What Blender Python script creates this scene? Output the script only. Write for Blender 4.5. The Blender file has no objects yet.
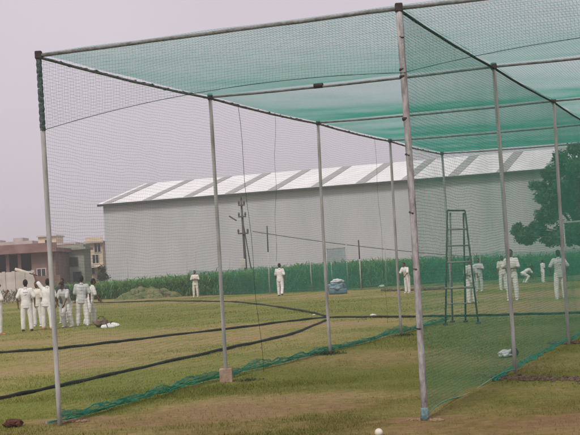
import bpy, bmesh, math, random
import numpy as np
from mathutils import Vector, Matrix, noise as mnoise
R = math.radians
random.seed(7); rng = np.random.default_rng(7)
S = bpy.context.scene
COL = S.collection

# ------------------------------------------------------------------ camera
FPX = 1275.0; HC = 1.53; HN = 3.9
PITCH = math.atan(47.5/FPX); TH = math.atan(0.060)
Fv = Vector((0, math.cos(PITCH), math.sin(PITCH)))
U0 = Vector((0, -math.sin(PITCH), math.cos(PITCH))); R0 = Vector((1, 0, 0))
Rv = R0*math.cos(TH) - U0*math.sin(TH)
Uv = U0*math.cos(TH) + R0*math.sin(TH)
cam_d = bpy.data.cameras.new('camera'); cam = bpy.data.objects.new('camera', cam_d); COL.objects.link(cam)
cam_d.sensor_width = 36; cam_d.lens = 36*FPX/580; cam_d.clip_start = 0.1; cam_d.clip_end = 3000
M = Matrix((Rv, Uv, -Fv)).transposed().to_4x4(); M.translation = Vector((0, 0, HC)); cam.matrix_world = M
S.camera = cam

# ------------------------------------------------------------------ sky, sun, exposure
SUN_EL, SUN_AZ = R(52), R(205)       # azimuth: clockwise from +Y
W = bpy.data.worlds.new('World'); S.world = W; W.use_nodes = True
wn = W.node_tree.nodes; wl = W.node_tree.links; wn.clear()
wo = wn.new('ShaderNodeOutputWorld'); wb = wn.new('ShaderNodeBackground'); wb.inputs[1].default_value = 0.1
sk = wn.new('ShaderNodeTexSky'); sk.sky_type = 'NISHITA'; sk.sun_disc = False
sk.sun_elevation = SUN_EL; sk.sun_rotation = SUN_AZ; sk.dust_density = 4
mx = wn.new('ShaderNodeMixRGB'); mx.inputs[0].default_value = 0.94
# overcast veil: soft large-scale variation in the cloud sheet
tcw = wn.new('ShaderNodeTexCoord'); nzw = wn.new('ShaderNodeTexNoise'); nzw.inputs['Scale'].default_value = 2.2; nzw.inputs['Detail'].default_value = 3
rw = wn.new('ShaderNodeValToRGB')
rw.color_ramp.elements[0].position = 0.3; rw.color_ramp.elements[0].color = (4.45, 3.95, 4.40, 1)
rw.color_ramp.elements[1].position = 0.75; rw.color_ramp.elements[1].color = (5.2, 4.68, 5.1, 1)
wl.new(tcw.outputs['Generated'], nzw.inputs['Vector']); wl.new(nzw.outputs['Fac'], rw.inputs[0])
wl.new(sk.outputs[0], mx.inputs[1]); wl.new(rw.outputs[0], mx.inputs[2])
wl.new(mx.outputs[0], wb.inputs[0]); wl.new(wb.outputs[0], wo.inputs[0])
sd = bpy.data.lights.new('sun', 'SUN'); sd.energy = 1.5; sd.angle = R(14); sd.color = (1, .95, .88)
so = bpy.data.objects.new('sun', sd); COL.objects.link(so)
sdir = Vector((math.sin(SUN_AZ)*math.cos(SUN_EL), math.cos(SUN_AZ)*math.cos(SUN_EL), math.sin(SUN_EL)))
so.rotation_euler = sdir.to_track_quat('Z', 'Y').to_euler()
S.view_settings.view_transform = 'Standard'; S.view_settings.look = 'None'
S.view_settings.exposure = 0.62; S.view_settings.gamma = 1; S.view_settings.use_curve_mapping = False

# ------------------------------------------------------------------ measuring helpers
def ray(px, py): return Fv*FPX + Rv*(px-290) + Uv*(217.5-py)
def G(px, py, z=0.0):
    d = ray(px, py); t = (z-HC)/d.z; return Vector((d.x*t, d.y*t, z))
def at(px, py, Y):
    d = ray(px, py); t = Y/d.y; return Vector((d.x*t, Y, HC+d.z*t))

# ------------------------------------------------------------------ object helpers
def tag(o, label=None, cat=None, group=None, kind=None):
    if label: o['label'] = label
    if cat: o['category'] = cat
    if group: o['group'] = group
    if kind: o['kind'] = kind
    return o
def empty(name, loc, rz=0.0, label=None, cat=None, group=None):
    o = bpy.data.objects.new(name, None); COL.objects.link(o); o.location = loc; o.rotation_euler = (0, 0, rz)
    o.empty_display_size = .2
    return tag(o, label, cat, group)
def link_mesh(name, me, mats, parent=None):
    o = bpy.data.objects.new(name, me); COL.objects.link(o)
    for m in (mats if isinstance(mats, (list, tuple)) else [mats]): me.materials.append(m)
    if parent: o.parent = parent
    return o
def mesh_np(name, V, Fq, mats, parent=None, smooth=False, attr=None):
    """V (n,3), Fq (m,k)"""
    V = np.asarray(V, np.float32).reshape(-1, 3); Fq = np.asarray(Fq, np.int32); k = Fq.shape[1]
    me = bpy.data.meshes.new(name)
    me.vertices.add(len(V)); me.vertices.foreach_set('co', V.ravel())
    me.loops.add(Fq.size); me.loops.foreach_set('vertex_index', Fq.ravel())
    me.polygons.add(len(Fq)); me.polygons.foreach_set('loop_start', np.arange(0, Fq.size, k, dtype=np.int32))
    me.polygons.foreach_set('loop_total', np.full(len(Fq), k, np.int32))
    if smooth: me.polygons.foreach_set('use_smooth', np.ones(len(Fq), bool))
    me.update(calc_edges=True)
    if attr is not None:
        a = me.color_attributes.new('tint', 'FLOAT_COLOR', 'POINT')
        c = np.ones((len(V), 4), np.float32); c[:, :attr.shape[1]] = attr
        a.data.foreach_set('color', c.ravel())
    return link_mesh(name, me, mats, parent)
class MB:
    """collects closed shapes for one mesh"""
    def __init__(s): s.bm = bmesh.new()
    def box(s, lo, hi, bev=0.0, mat=None):
        lo = Vector(lo); hi = Vector(hi)
        r = bmesh.ops.create_cube(s.bm, size=1)
        m = Matrix.Translation((lo+hi)/2) @ Matrix.Diagonal((*(hi-lo), 1))
        if mat is not None: m = mat @ m
        bmesh.ops.transform(s.bm, matrix=m, verts=r['verts'])
        if bev:
            es = list({e for v in r['verts'] for e in v.link_edges})
            bmesh.ops.bevel(s.bm, geom=es, offset=bev, segments=2, affect='EDGES', profile=.6)
        return s
    def tube(s, pts, rad, n=10, caps=True):
        pts = [Vector(p) for p in pts]
        if not hasattr(rad, '__len__'): rad = [rad]*len(pts)
        rings = []; ref = None
        for i, p in enumerate(pts):
            d = (pts[min(i+1, len(pts)-1)]-pts[max(i-1, 0)]).normalized()
            if ref is None: ref = d.orthogonal().normalized()
            a = (ref-d*ref.dot(d)); a = a.normalized() if a.length > 1e-6 else d.orthogonal().normalized(); ref = a
            b = d.cross(a)
            rings.append([s.bm.verts.new(p+(a*math.cos(t)+b*math.sin(t))*rad[i]) for t in [2*math.pi*k/n for k in range(n)]])
        for A, B in zip(rings, rings[1:]):
            for k in range(n): s.bm.faces.new((A[k], A[(k+1) % n], B[(k+1) % n], B[k]))
        if caps: s.bm.faces.new(rings[0][::-1]); s.bm.faces.new(rings[-1])
        return s
    def loft(s, rings):
        """rings: list of lists of points, same length; closed with caps"""
        R_ = [[s.bm.verts.new(p) for p in r] for r in rings]; n = len(R_[0])
        for A, B in zip(R_, R_[1:]):
            for k in range(n): s.bm.faces.new((A[k], A[(k+1) % n], B[(k+1) % n], B[k]))
        s.bm.faces.new(R_[0][::-1]); s.bm.faces.new(R_[-1]); return s
    def ell(s, c, r, rot=None, u=16, v=10):
        q = bmesh.ops.create_uvsphere(s.bm, u_segments=u, v_segments=v, radius=1)
        m = Matrix.Diagonal((*r, 1))
        if rot is not None: m = rot.to_4x4() @ m
        bmesh.ops.transform(s.bm, matrix=Matrix.Translation(c) @ m, verts=q['verts']); return s
    def cap(s, p, q, r1, r2, n=10):
        """tapered capsule"""
        s.tube([p, q], [r1, r2], n); s.ell(p, (r1,)*3, u=n, v=6); s.ell(q, (r2,)*3, u=n, v=6); return s
    def poly(s, pts): s.bm.faces.new([s.bm.verts.new(p) for p in pts]); return s
    def build(s, name, mats, parent=None, smooth=False):
        bmesh.ops.recalc_face_normals(s.bm, faces=s.bm.faces)
        me = bpy.data.meshes.new(name); s.bm.to_mesh(me); s.bm.free()
        if smooth: me.polygons.foreach_set('use_smooth', [True]*len(me.polygons))
        return link_mesh(name, me, mats, parent)
def copy_tree(o, parent=None):
    c = o.copy(); COL.objects.link(c)
    if parent: c.parent = parent
    for ch in list(o.children): copy_tree(ch, c)
    return c

# ------------------------------------------------------------------ materials
def mat(name, col, rough=.8, var=.15, scale=8.0, bump=0.0, bscale=None, metal=0.0, col2=None, stretch=None, spec=.3, detail=6, backtrans=0.0, attr=False, fac=None):
    m = bpy.data.materials.new(name); m.use_nodes = True; n = m.node_tree.nodes; l = m.node_tree.links
    b = n['Principled BSDF']; b.inputs['Roughness'].default_value = rough; b.inputs['Metallic'].default_value = metal
    b.inputs['Specular IOR Level'].default_value = spec
    tc = n.new('ShaderNodeTexCoord'); mp = n.new('ShaderNodeMapping'); l.new(tc.outputs['Object'], mp.inputs[0])
    if stretch: mp.inputs['Scale'].default_value = stretch
    nz = n.new('ShaderNodeTexNoise'); nz.inputs['Scale'].default_value = scale; nz.inputs['Detail'].default_value = detail
    l.new(mp.outputs[0], nz.inputs['Vector'])
    rp = n.new('ShaderNodeValToRGB'); rp.color_ramp.elements[0].position = .35 if fac is None else fac[0]; rp.color_ramp.elements[1].position = .65 if fac is None else fac[1]
    c2 = col2 if col2 else tuple(min(1, c*(1+var)) for c in col); c1 = col if col2 else tuple(c*(1-var) for c in col)
    rp.color_ramp.elements[0].color = (*c1, 1); rp.color_ramp.elements[1].color = (*c2, 1)
    l.new(nz.outputs['Fac'], rp.inputs[0])
    out = rp.outputs[0]
    if attr:
        at_ = n.new('ShaderNodeVertexColor'); at_.layer_name = 'tint'
        mm = n.new('ShaderNodeMixRGB'); mm.blend_type = 'MULTIPLY'; mm.inputs[0].default_value = 1
        l.new(at_.outputs[0], mm.inputs[1]); l.new(out, mm.inputs[2]); out = mm.outputs[0]
    l.new(out, b.inputs['Base Color'])
    if backtrans:
        tr = n.new('ShaderNodeBsdfTranslucent'); l.new(out, tr.inputs[0]); ms = n.new('ShaderNodeMixShader'); ms.inputs[0].default_value = backtrans
        l.new(b.outputs[0], ms.inputs[1]); l.new(tr.outputs[0], ms.inputs[2]); l.new(ms.outputs[0], n['Material Output'].inputs[0])
    if bump:
        nb = n.new('ShaderNodeTexNoise'); nb.inputs['Scale'].default_value = bscale or scale*3; nb.inputs['Detail'].default_value = 5
        l.new(mp.outputs[0], nb.inputs['Vector'])
        bp = n.new('ShaderNodeBump'); bp.inputs['Strength'].default_value = bump; bp.inputs['Distance'].default_value = .02
        l.new(nb.outputs['Fac'], bp.inputs['Height']); l.new(bp.outputs[0], b.inputs['Normal'])
    return m
m_pole = mat('galvanised_steel', (.27, .275, .265), .6, scale=16, col2=(.50, .50, .48), bump=.3, stretch=(1, 1, .18), metal=.0, fac=(.3, .7))
m_pole_old = mat('weathered_steel', (.16, .15, .15), .75, scale=22, col2=(.41, .395, .395), bump=.5, stretch=(1, 1, .3), fac=(.28, .6))
m_rust = mat('dark_rusty_iron', (.03, .025, .025), .7, scale=20, col2=(.07, .05, .045), bump=.3)
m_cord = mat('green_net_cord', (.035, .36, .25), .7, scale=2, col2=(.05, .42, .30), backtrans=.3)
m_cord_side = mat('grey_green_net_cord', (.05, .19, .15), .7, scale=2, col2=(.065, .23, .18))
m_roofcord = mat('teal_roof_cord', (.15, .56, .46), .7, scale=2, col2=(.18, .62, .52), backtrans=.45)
m_hem = mat('bunched_green_net', (.03, .42, .31), .7, scale=5, col2=(.05, .55, .42), backtrans=.3)
m_rope = mat('dark_green_rope', (.008, .03, .025), .8, scale=30, col2=(.02, .06, .05), bump=.4)
m_hose = mat('black_hose', (.005, .006, .006), .8, scale=6, col2=(.02, .024, .02), bump=.2)
m_conc = mat('worn_concrete', (.42, .33, .27), .9, scale=9, col2=(.55, .47, .40), bump=.6)
m_brickred = mat('brick_face', (.22, .10, .07), .9, scale=14, col2=(.34, .18, .13), bump=.6)
m_soil = mat('dry_soil', (.19, .125, .075), .95, scale=18, col2=(.33, .225, .14), bump=.8)
m_clod = mat('dark_clods', (.055, .038, .024), .95, scale=22, col2=(.19, .13, .085), bump=.9)
m_redclod = mat('red_brown_clod', (.06, .022, .014), .95, scale=22, col2=(.13, .05, .03), bump=.9)

# ------------------------------------------------------------------ ground
def fnoise(x, y, s, seed=0.0):
    return mnoise.noise(Vector((x*s+seed, y*s-seed, seed)))
# worn patches: (px, py, rx m, ry m, amount)
patches = [(*G(250, 425).xy, 3.2, .9, .28), (*G(400, 400).xy, 2.6, .7, .18), (*G(300, 404).xy, 1.35, .75, .62), (*G(215, 415).xy, 1.2, .5, .4), (*G(250, 400).xy, 1.1, .6, .55), (*G(560, 428).xy, 1.3, .65, .85), (*G(480, 424).xy, 1.0, .35, .5),
           (*G(20, 372).xy, 1.6, 2.2, .6), (*G(150, 350).xy, 3.6, 2.6, .5), (*G(250, 330).xy, 4.2, 3.6, .6), (*G(25, 340).xy, 2.5, 3.5, .45),
           (*G(380, 358).xy, 1.7, 1.6, .45), (*G(555, 306).xy, 3.0, 3.6, .9), (*G(570, 293).xy, 5.0, 3.5, .9), (*G(420, 292).xy, 9.0, 3.5, .5), (*G(250, 298).xy, 14.0, 4.5, .45),
           (*G(130, 300).xy, 10.0, 4.0, .7), (*G(61, 421).xy, .55, .25, .9), (*G(424, 419).xy, .42, .16, 1.0), (*G(20, 302).xy, 14.0, 8.0, .45),
           (*G(540, 365).xy, 1.6, 1.0, .35), (*G(40, 430).xy, 2.0, .3, .3)]
def soil_amt(x, y):
    n = .5*fnoise(x, y, .35, 3.1)+.35*fnoise(x, y, 1.1, 9.7)+.22*fnoise(x, y, 3.5, 5.5)
    s = .20+.55*n + .12*fnoise(x, y, .12, 2.2)
    s += .24*min(1, max(0, (14.2-y+.35*x)/1.5))*(1+.8*n)
    for (cx, cy, rx, ry, a) in patches:
        d = math.hypot((x-cx)/rx, (y-cy)/ry)
        if d < 1.5: s += a*max(0, 1-(d/1.5)**1.6)*(1+.9*n)
    return min(1, max(0, s))
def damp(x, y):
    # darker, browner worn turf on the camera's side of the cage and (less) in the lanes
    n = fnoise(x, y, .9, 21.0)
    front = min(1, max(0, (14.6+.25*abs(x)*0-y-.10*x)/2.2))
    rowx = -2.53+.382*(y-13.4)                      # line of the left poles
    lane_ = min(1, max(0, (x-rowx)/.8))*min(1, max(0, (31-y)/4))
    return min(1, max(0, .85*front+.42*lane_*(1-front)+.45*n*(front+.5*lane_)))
ys = [2.0]
while ys[-1] < 100: ys.append(ys[-1]+max(.11, ys[-1]*.0085))
ys = np.array(ys); nx = 150
V = []; A = []
for y in ys:
    hw = y*.27+4
    for i in range(nx):
        x = (i/(nx-1)*2-1)*hw
        z = .012*fnoise(x, y, 1.6, 1.0)+.02*fnoise(x, y, .3, 4.0)
        V.append((x, y, z)); s = soil_amt(x, y)
        A.append((s, .5+.5*fnoise(x, y, .5, 8.8), damp(x, y)))
Vn = np.array(V); idx = np.arange(len(V)).reshape(len(ys), nx)
Fq = np.stack([idx[:-1, :-1], idx[:-1, 1:], idx[1:, 1:], idx[1:, :-1]], -1).reshape(-1, 4)
def ground_mat():
    m = bpy.data.materials.new('cricket_ground_turf'); m.use_nodes = True; n = m.node_tree.nodes; l = m.node_tree.links
    b = n['Principled BSDF']; b.inputs['Roughness'].default_value = .95; b.inputs['Specular IOR Level'].default_value = .1
    tc = n.new('ShaderNodeTexCoord')
    va = n.new('ShaderNodeVertexColor'); va.layer_name = 'tint'; sp = n.new('ShaderNodeSeparateColor'); l.new(va.outputs[0], sp.inputs[0])
    def noise(s, d=6, st=None):
        q = n.new('ShaderNodeTexNoise'); q.inputs['Scale'].default_value = s; q.inputs['Detail'].default_value = d
        if st:
            mp = n.new('ShaderNodeMapping'); mp.inputs['Scale'].default_value = st; l.new(tc.outputs['Object'], mp.inputs[0]); l.new(mp.outputs[0], q.inputs['Vector'])
        else: l.new(tc.outputs['Object'], q.inputs['Vector'])
        return q.outputs['Fac']
    def mix(f, a, c):
        q = n.new('ShaderNodeMixRGB')
        for k, v in ((0, f), (1, a), (2, c)):
            if isinstance(v, tuple): q.inputs[k].default_value = (*v, 1)
            elif isinstance(v, float): q.inputs[k].default_value = v
            else: l.new(v, q.inputs[k])
        return q.outputs[0]
    def ramp(f, a, c):
        q = n.new('ShaderNodeMapRange'); q.inputs[1].default_value = a; q.inputs[2].default_value = c; l.new(f, q.inputs[0]); return q.outputs[0]
    g = mix(ramp(noise(9), .35, .65), (.125, .152, .022), (.20, .205, .045))
    g = mix(sp.outputs[1], g, mix(ramp(noise(30), .35, .65), (.095, .130, .018), (.165, .185, .036)))
    s = mix(ramp(noise(7), .35, .65), (.205, .165, .062), (.31, .255, .105))
    red = mix(ramp(noise(14), .4, .6), (.25, .165, .10), (.31, .21, .13))
    s = mix(ramp(sp.outputs[0], .8, 1.15), s, red)
    # break the edge up with fine noise
    ad = n.new('ShaderNodeMath'); ad.operation = 'MULTIPLY_ADD'; l.new(ramp(noise(12, 8), .3, .7), ad.inputs[0]); ad.inputs[1].default_value = .5
    sb = n.new('ShaderNodeMath'); sb.operation = 'ADD'; sb.inputs[1].default_value = -.25; l.new(sp.outputs[0], sb.inputs[0]); l.new(sb.outputs[0], ad.inputs[2])
    c = mix(ramp(ad.outputs[0], .15, .75), g, s)
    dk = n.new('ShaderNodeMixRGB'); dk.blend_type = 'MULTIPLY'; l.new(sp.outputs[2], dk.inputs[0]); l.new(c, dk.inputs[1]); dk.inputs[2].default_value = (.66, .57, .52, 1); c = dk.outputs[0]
    # litter specks
    c = mix(ramp(noise(55, 2), .68, .74), c, (.36, .31, .2))
    c = mix(ramp(noise(38, 2), .70, .78), c, (.09, .09, .045))
    l.new(c, b.inputs['Base Color'])
    bp = n.new('ShaderNodeBump'); bp.inputs['Strength'].default_value = .6; bp.inputs['Distance'].default_value = .03
    l.new(noise(22, 8), bp.inputs['Height']); l.new(bp.outputs[0], b.inputs['Normal'])
    return m
m_ground = ground_mat()
gr = mesh_np('ground', Vn, Fq, m_ground, smooth=True, attr=np.array(A)); tag(gr, kind='structure')
# surrounding land to the horizon: a ring of flat land round the detailed sheet, just below it
far = MB(); far.poly([(-690, -55, -.05), (690, -55, -.05), (690, 690, -.05), (-690, 690, -.05)])
m_far = mat('dry_farmland', (.14, .125, .055), .95, scale=.25, col2=(.25, .20, .11), bump=.3, bscale=3)
tag(far.build('terrain', m_far), kind='structure')

# grass blades on the nearer turf
def blades(n, ymin, ymax, hgt, wid, power=1.0):
    pts = []
    while len(pts) < n:
        y = ymin+(ymax-ymin)*random.random()**power; x = (random.random()*2-1)*(y*.245+.6)
        s = soil_amt(x, y)
        if random.random() < .08+1.1*max(0, .75-s): pts.append((x, y, s, damp(x, y)))
    P = np.array(pts); k = len(P)
    a = rng.uniform(0, 2*math.pi, k); h = hgt*rng.uniform(.4, 1.3, k); w = wid*rng.uniform(.6, 1.3, k)
    dx, dy = np.cos(a), np.sin(a); ln = rng.uniform(-.9, .9, k)*h; lm = rng.uniform(-.9, .9, k)*h
    V = np.zeros((k, 3, 3)); z0 = -.01
    V[:, 0] = np.stack([P[:, 0]-dx*w, P[:, 1]-dy*w, np.full(k, z0)], 1); V[:, 1] = np.stack([P[:, 0]+dx*w, P[:, 1]+dy*w, np.full(k, z0)], 1)
    V[:, 2] = np.stack([P[:, 0]+ln, P[:, 1]+lm, h], 1)
    dry = np.clip(rng.random(k)*.9+P[:, 2]*.7-.25, 0, 1)[:, None]
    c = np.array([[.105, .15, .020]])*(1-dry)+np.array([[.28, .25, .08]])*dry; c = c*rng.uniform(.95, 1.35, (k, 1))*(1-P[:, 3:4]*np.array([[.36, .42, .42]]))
    return V.reshape(-1, 3), np.repeat(c, 3, 0)
b1 = blades(80000, 10.3, 17, .022, .0035, 1.0); b2 = blades(60000, 16, 34, .024, .005, 1.0); b3 = blades(40000, 32, 72, .032, .012, 1.0)
V = np.concatenate([b1[0], b2[0], b3[0]]); A = np.concatenate([b1[1], b2[1], b3[1]])
m_blade = mat('grass_blade', (.85, .85, .85), .85, scale=4, col2=(1, 1, 1), attr=True, spec=.1)
tag(mesh_np('grass', V, np.arange(len(V)).reshape(-1, 3), m_blade, attr=A), 'short dry green and straw grass over the practice ground', 'grass', kind='stuff')

# ------------------------------------------------------------------ warehouse
wa = math.atan2(-.321, .947); W0 = Vector((at(103, 204, 115).x, 115, 0)); EH = at(103, 204, 115).z; RH = 10.25; HW = 9.8; WL = 62
wh = empty('warehouse', W0, wa, 'long pale grey warehouse with low white striped roof behind the crop', 'warehouse')
m_wall = mat('pale_corrugated_sheet', (.42, .435, .44), .7, scale=.5, col2=(.47, .485, .49), stretch=(1, 1, .35), bump=0)
def rib(m, axis_scale, strength=.35):
    n = m.node_tree.nodes; l = m.node_tree.links; b = n['Principled BSDF']
    tc = n.new('ShaderNodeTexCoord'); wv = n.new('ShaderNodeTexWave'); wv.inputs['Scale'].default_value = axis_scale; wv.bands_direction = 'X'
    l.new(tc.outputs['Object'], wv.inputs['Vector'])
    bp = n.new('ShaderNodeBump'); bp.inputs['Strength'].default_value = strength; bp.inputs['Distance'].default_value = .03
    l.new(wv.outputs['Fac'], bp.inputs['Height']); l.new(bp.outputs[0], b.inputs['Normal'])
rib(m_wall, 1.2)
m_roof = mat('white_roof_sheet', (.72, .72, .71), .5, scale=.6, col2=(.82, .82, .81), stretch=(1, .3, 1)); rib(m_roof, 1.2, .25)
m_sky = mat('grey_translucent_sheet', (.30, .31, .29), .6, scale=1.2, col2=(.37, .37, .35))
m_trim = mat('dark_gutter', (.05, .06, .055), .6)
w = MB(); w.box((0, 0, 0), (WL, .25, EH-.01)); w.box((0, 2*HW-.25, 0), (WL, 2*HW, EH-.01))
for x in (0, WL-.25):
    w.loft([[(xx, .252, 0), (xx, 2*HW-.252, 0), (xx, 2*HW-.252, EH-.05), (xx, HW, RH-.05), (xx, .252, EH-.05)] for xx in (x, x+.25)])
w.build('wall', m_wall, wh)
rf = MB()
ov = .35; sl = (RH-EH)/HW
for sgn in (0, 1):
    def yy(v): return v if sgn == 0 else 2*HW-v
    q = [(-ov, yy(-ov), EH-ov*sl), (WL+ov, yy(-ov), EH-ov*sl), (WL+ov, yy(HW), RH), (-ov, yy(HW), RH)]
    rf.loft([[Vector(p)+Vector((0, 0, d)) for p in q] for d in (.0, .08)])
roof = rf.build('roof', m_roof, wh)
for k in range(16):
    x = .15+k*3.95
    if x+.85 > WL: break
    s = MB(); q = [(x, -ov+.02, EH-(ov-.02)*sl), (x+.85, -ov+.02, EH-(ov-.02)*sl), (x+.85, HW-.15, RH-.15*sl), (x, HW-.15, RH-.15*sl)]
    s.loft([[Vector(p)+Vector((0, 0, d)) for p in q] for d in (.085, .12)]); s.build('skylight_strip', m_sky, roof)
g_ = MB(); g_.box((-ov, -ov-.14, EH-ov*sl-.16), (WL+ov, -ov-.005, EH-ov*sl+.04)); g_.build('gutter', m_trim, wh)

# ------------------------------------------------------------------ crop
def leaf_strip(base, dirs, length, width, droop, segs=3):
    """batch of arching leaves: base (n,3), dirs (n,2)"""
    n = len(base); V = np.zeros((n, (segs+1)*2, 3)); px_, py_ = -dirs[:, 1], dirs[:, 0]
    for s in range(segs+1):
        t = s/segs; w = width*(1-t)**.7*(.6+.8*t if t < .5 else 1)
        out = length*t*.75; up = length*(t*.9-droop*t*t*1.4)
        c = base+np.stack([dirs[:, 0]*out, dirs[:, 1]*out, up], 1)
        V[:, 2*s] = c+np.stack([px_*w, py_*w, 0*px_], 1); V[:, 2*s+1] = c-np.stack([px_*w, py_*w, 0*px_], 1)
    f = []
    for s in range(segs): f.append([2*s, 2*s+1, 2*s+3, 2*s+2])
    F_ = (np.array(f)[None]+(np.arange(n)*(segs+1)*2)[:, None, None]).reshape(-1, 4)
    return V.reshape(-1, 3), F_, (segs+1)*2
def front_y(x):   # near edge of the field
    return float(np.interp(x, [-14, -9, -5.5, -3, 0, 60], [87, 81, 77, 74, 72.5, 72.5]))
B = []; Lx = []
for _ in range(11500):
    x = random.uniform(-17.5, 42); d = random.random()**1.6*14; y = front_y(x)+d
    hgt = (1.28+.42*math.exp(-((x-3)/8)**2)+.12*fnoise(x, y, .3, 6)+random.uniform(-.16, .16))
    if x < -10.5: hgt *= .92
    for j in range(9):
        a = random.uniform(0, 6.283); B.append((x, y, hgt*random.uniform(.05, .80))); Lx.append((math.cos(a), math.sin(a), hgt))
B = np.array(B); Lx = np.array(Lx); n = len(B)
V, F_, per = leaf_strip(B, Lx[:, :2], rng.uniform(.35, .75, n), rng.uniform(.025, .05, n), rng.uniform(.2, 1.0, n))
tc_ = rng.uniform(.6, 1.4, (n, 1))*np.array([[.12, .30, .078]]); yel = rng.random((n, 1)) < .12; tc_ = np.where(yel, np.array([[.20, .21, .08]]), tc_)
m_leaf = mat('crop_leaf', (.85, .85, .85), .6, scale=3, col2=(1.0, 1.0, 1.0), attr=True, spec=.35, backtrans=.38)
tag(mesh_np('crop', V, F_, m_leaf, attr=np.repeat(tc_, per, 0)), 'tall green fodder crop in a dense row along the far edge of the ground', 'crop', kind='stuff')
# brown scrub on the left and grassy spoil heap
B = []
for _ in range(5200):
    x = random.uniform(-30, -13.5); y = random.uniform(88, 99); B.append((x, y, random.uniform(0, .75+.3*fnoise(x, y, .4))))
B = np.array(B); n = len(B); a = rng.uniform(0, 6.283, n)
V, F_, per = leaf_strip(B, np.stack([np.cos(a), np.sin(a)], 1), rng.uniform(.2, .5, n), rng.uniform(.02, .05, n), rng.uniform(0, .9, n), 2)
c = np.where(rng.random((n, 1)) < .6, np.array([[.13, .10, .05]]), np.array([[.08, .10, .035]]))*rng.uniform(.7, 1.3, (n, 1))
tag(mesh_np('scrub', V, F_, m_leaf, attr=np.repeat(c, per, 0)), 'low brown scrub in front of the left houses', 'scrub', kind='stuff')
def mound(name, p, rx, ry, h, m, seed, label, cat, blades_n=0):
    bm = bmesh.new(); N = 30; vs = []
    for i in range(N+1):
        for j in range(N+1):
            u = (i/N*2-1); v = (j/N*2-1); r = math.hypot(u, v)
            z = max(0, 1-r*r)**.8*h*(1+.5*fnoise(u*2, v*2, 1.3, seed))+.30*h*fnoise(u*5, v*5, 1, seed)+.14*h*fnoise(u*14, v*14, 1, seed)*(r < .95)-.03
            vs.append(bm.verts.new((u*rx, v*ry, z)))
    for i in range(N):
        for j in range(N): bm.faces.new((vs[i*(N+1)+j], vs[(i+1)*(N+1)+j], vs[(i+1)*(N+1)+j+1], vs[i*(N+1)+j+1]))
    me = bpy.data.meshes.new(name); bm.to_mesh(me); bm.free(); me.polygons.foreach_set('use_smooth', [True]*len(me.polygons))
    o = link_mesh(name, me, m); o.location = p; tag(o, label, cat); return o
m_heap = mat('grassy_spoil', (.08, .12, .035), .95, scale=2, col2=(.19, .185, .09), bump=.9, bscale=9)
mound('spoil_heap', G(148, 298.5), 2.1, 1.1, .62, m_heap, 3, 'grassy earth heap at the edge of the crop, left part of the far side', 'earth heap')

hb = G(148, 298.5); B = []
for _ in range(1500):
    a_ = random.uniform(0, 6.283); r_ = random.random()**.5; B.append((hb.x+math.cos(a_)*r_*2.0, hb.y+math.sin(a_)*r_*1.05, .50*max(0, 1-r_*r_)**.8-.03))
B = np.array(B); n = len(B); a = rng.uniform(0, 6.283, n)
V, F_, per = leaf_strip(B, np.stack([np.cos(a), np.sin(a)], 1), rng.uniform(.12, .32, n), rng.uniform(.015, .035, n), rng.uniform(0, .9, n), 2)
c = np.where(rng.random((n, 1)) < .35, np.array([[.20, .18, .09]]), np.array([[.085, .17, .05]]))*rng.uniform(.7, 1.3, (n, 1))
tag(mesh_np('heap_weeds', V, F_, m_leaf, attr=np.repeat(c, per, 0)), 'rough weeds growing over the earth heap', 'weeds', kind='stuff')

# ------------------------------------------------------------------ houses on the left
m_maroon = mat('maroon_plaster', (.17, .105, .085), .85, scale=1.2, col2=(.24, .16, .135), bump=.2)
m_slab = mat('faded_red_slab', (.20, .105, .095), .85, scale=1.0, col2=(.30, .19, .17), bump=.2)
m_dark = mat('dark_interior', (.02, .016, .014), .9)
m_cream = mat('cream_plaster', (.58, .47, .34), .85, scale=1.0, col2=(.66, .56, .43))
m_pinkish = mat('pale_pink_plaster', (.38, .30, .28), .85, scale=.8, col2=(.50, .43, .40))
m_grn = mat('grey_green_plaster', (.25, .26, .20), .85, scale=1.2, col2=(.34, .34, .27))
m_white = mat('whitewash', (.45, .41, .35), .85, scale=.9, col2=(.60, .56, .50), bump=.2)
m_glass = mat('window_glass', (.03, .035, .04), .15, spec=.6)
def win(parent, x0, x1, z0, z1, y, fm=m_white, name='window'):
    """window on a wall whose front face is the plane y"""
    f = MB(); t = .07
    f.box((x0-t, y-.06, z0-t), (x1+t, y-.004, z0)); f.box((x0-t, y-.06, z1), (x1+t, y-.004, z1+t))
    f.box((x0-t, y-.06, z0+.001), (x0, y-.004, z1-.001)); f.box((x1, y-.06, z0+.001), (x1+t, y-.004, z1-.001)); f.box(((x0+x1)/2-.03, y-.05, z0+.001), ((x0+x1)/2+.03, y-.004, z1-.001))
    fo = f.build(name, fm, parent)
    MB().box((x0+.002, y-.03, z0+.002), (x1-.002, y-.006, z1-.002)).build('pane', m_glass, fo)
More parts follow.
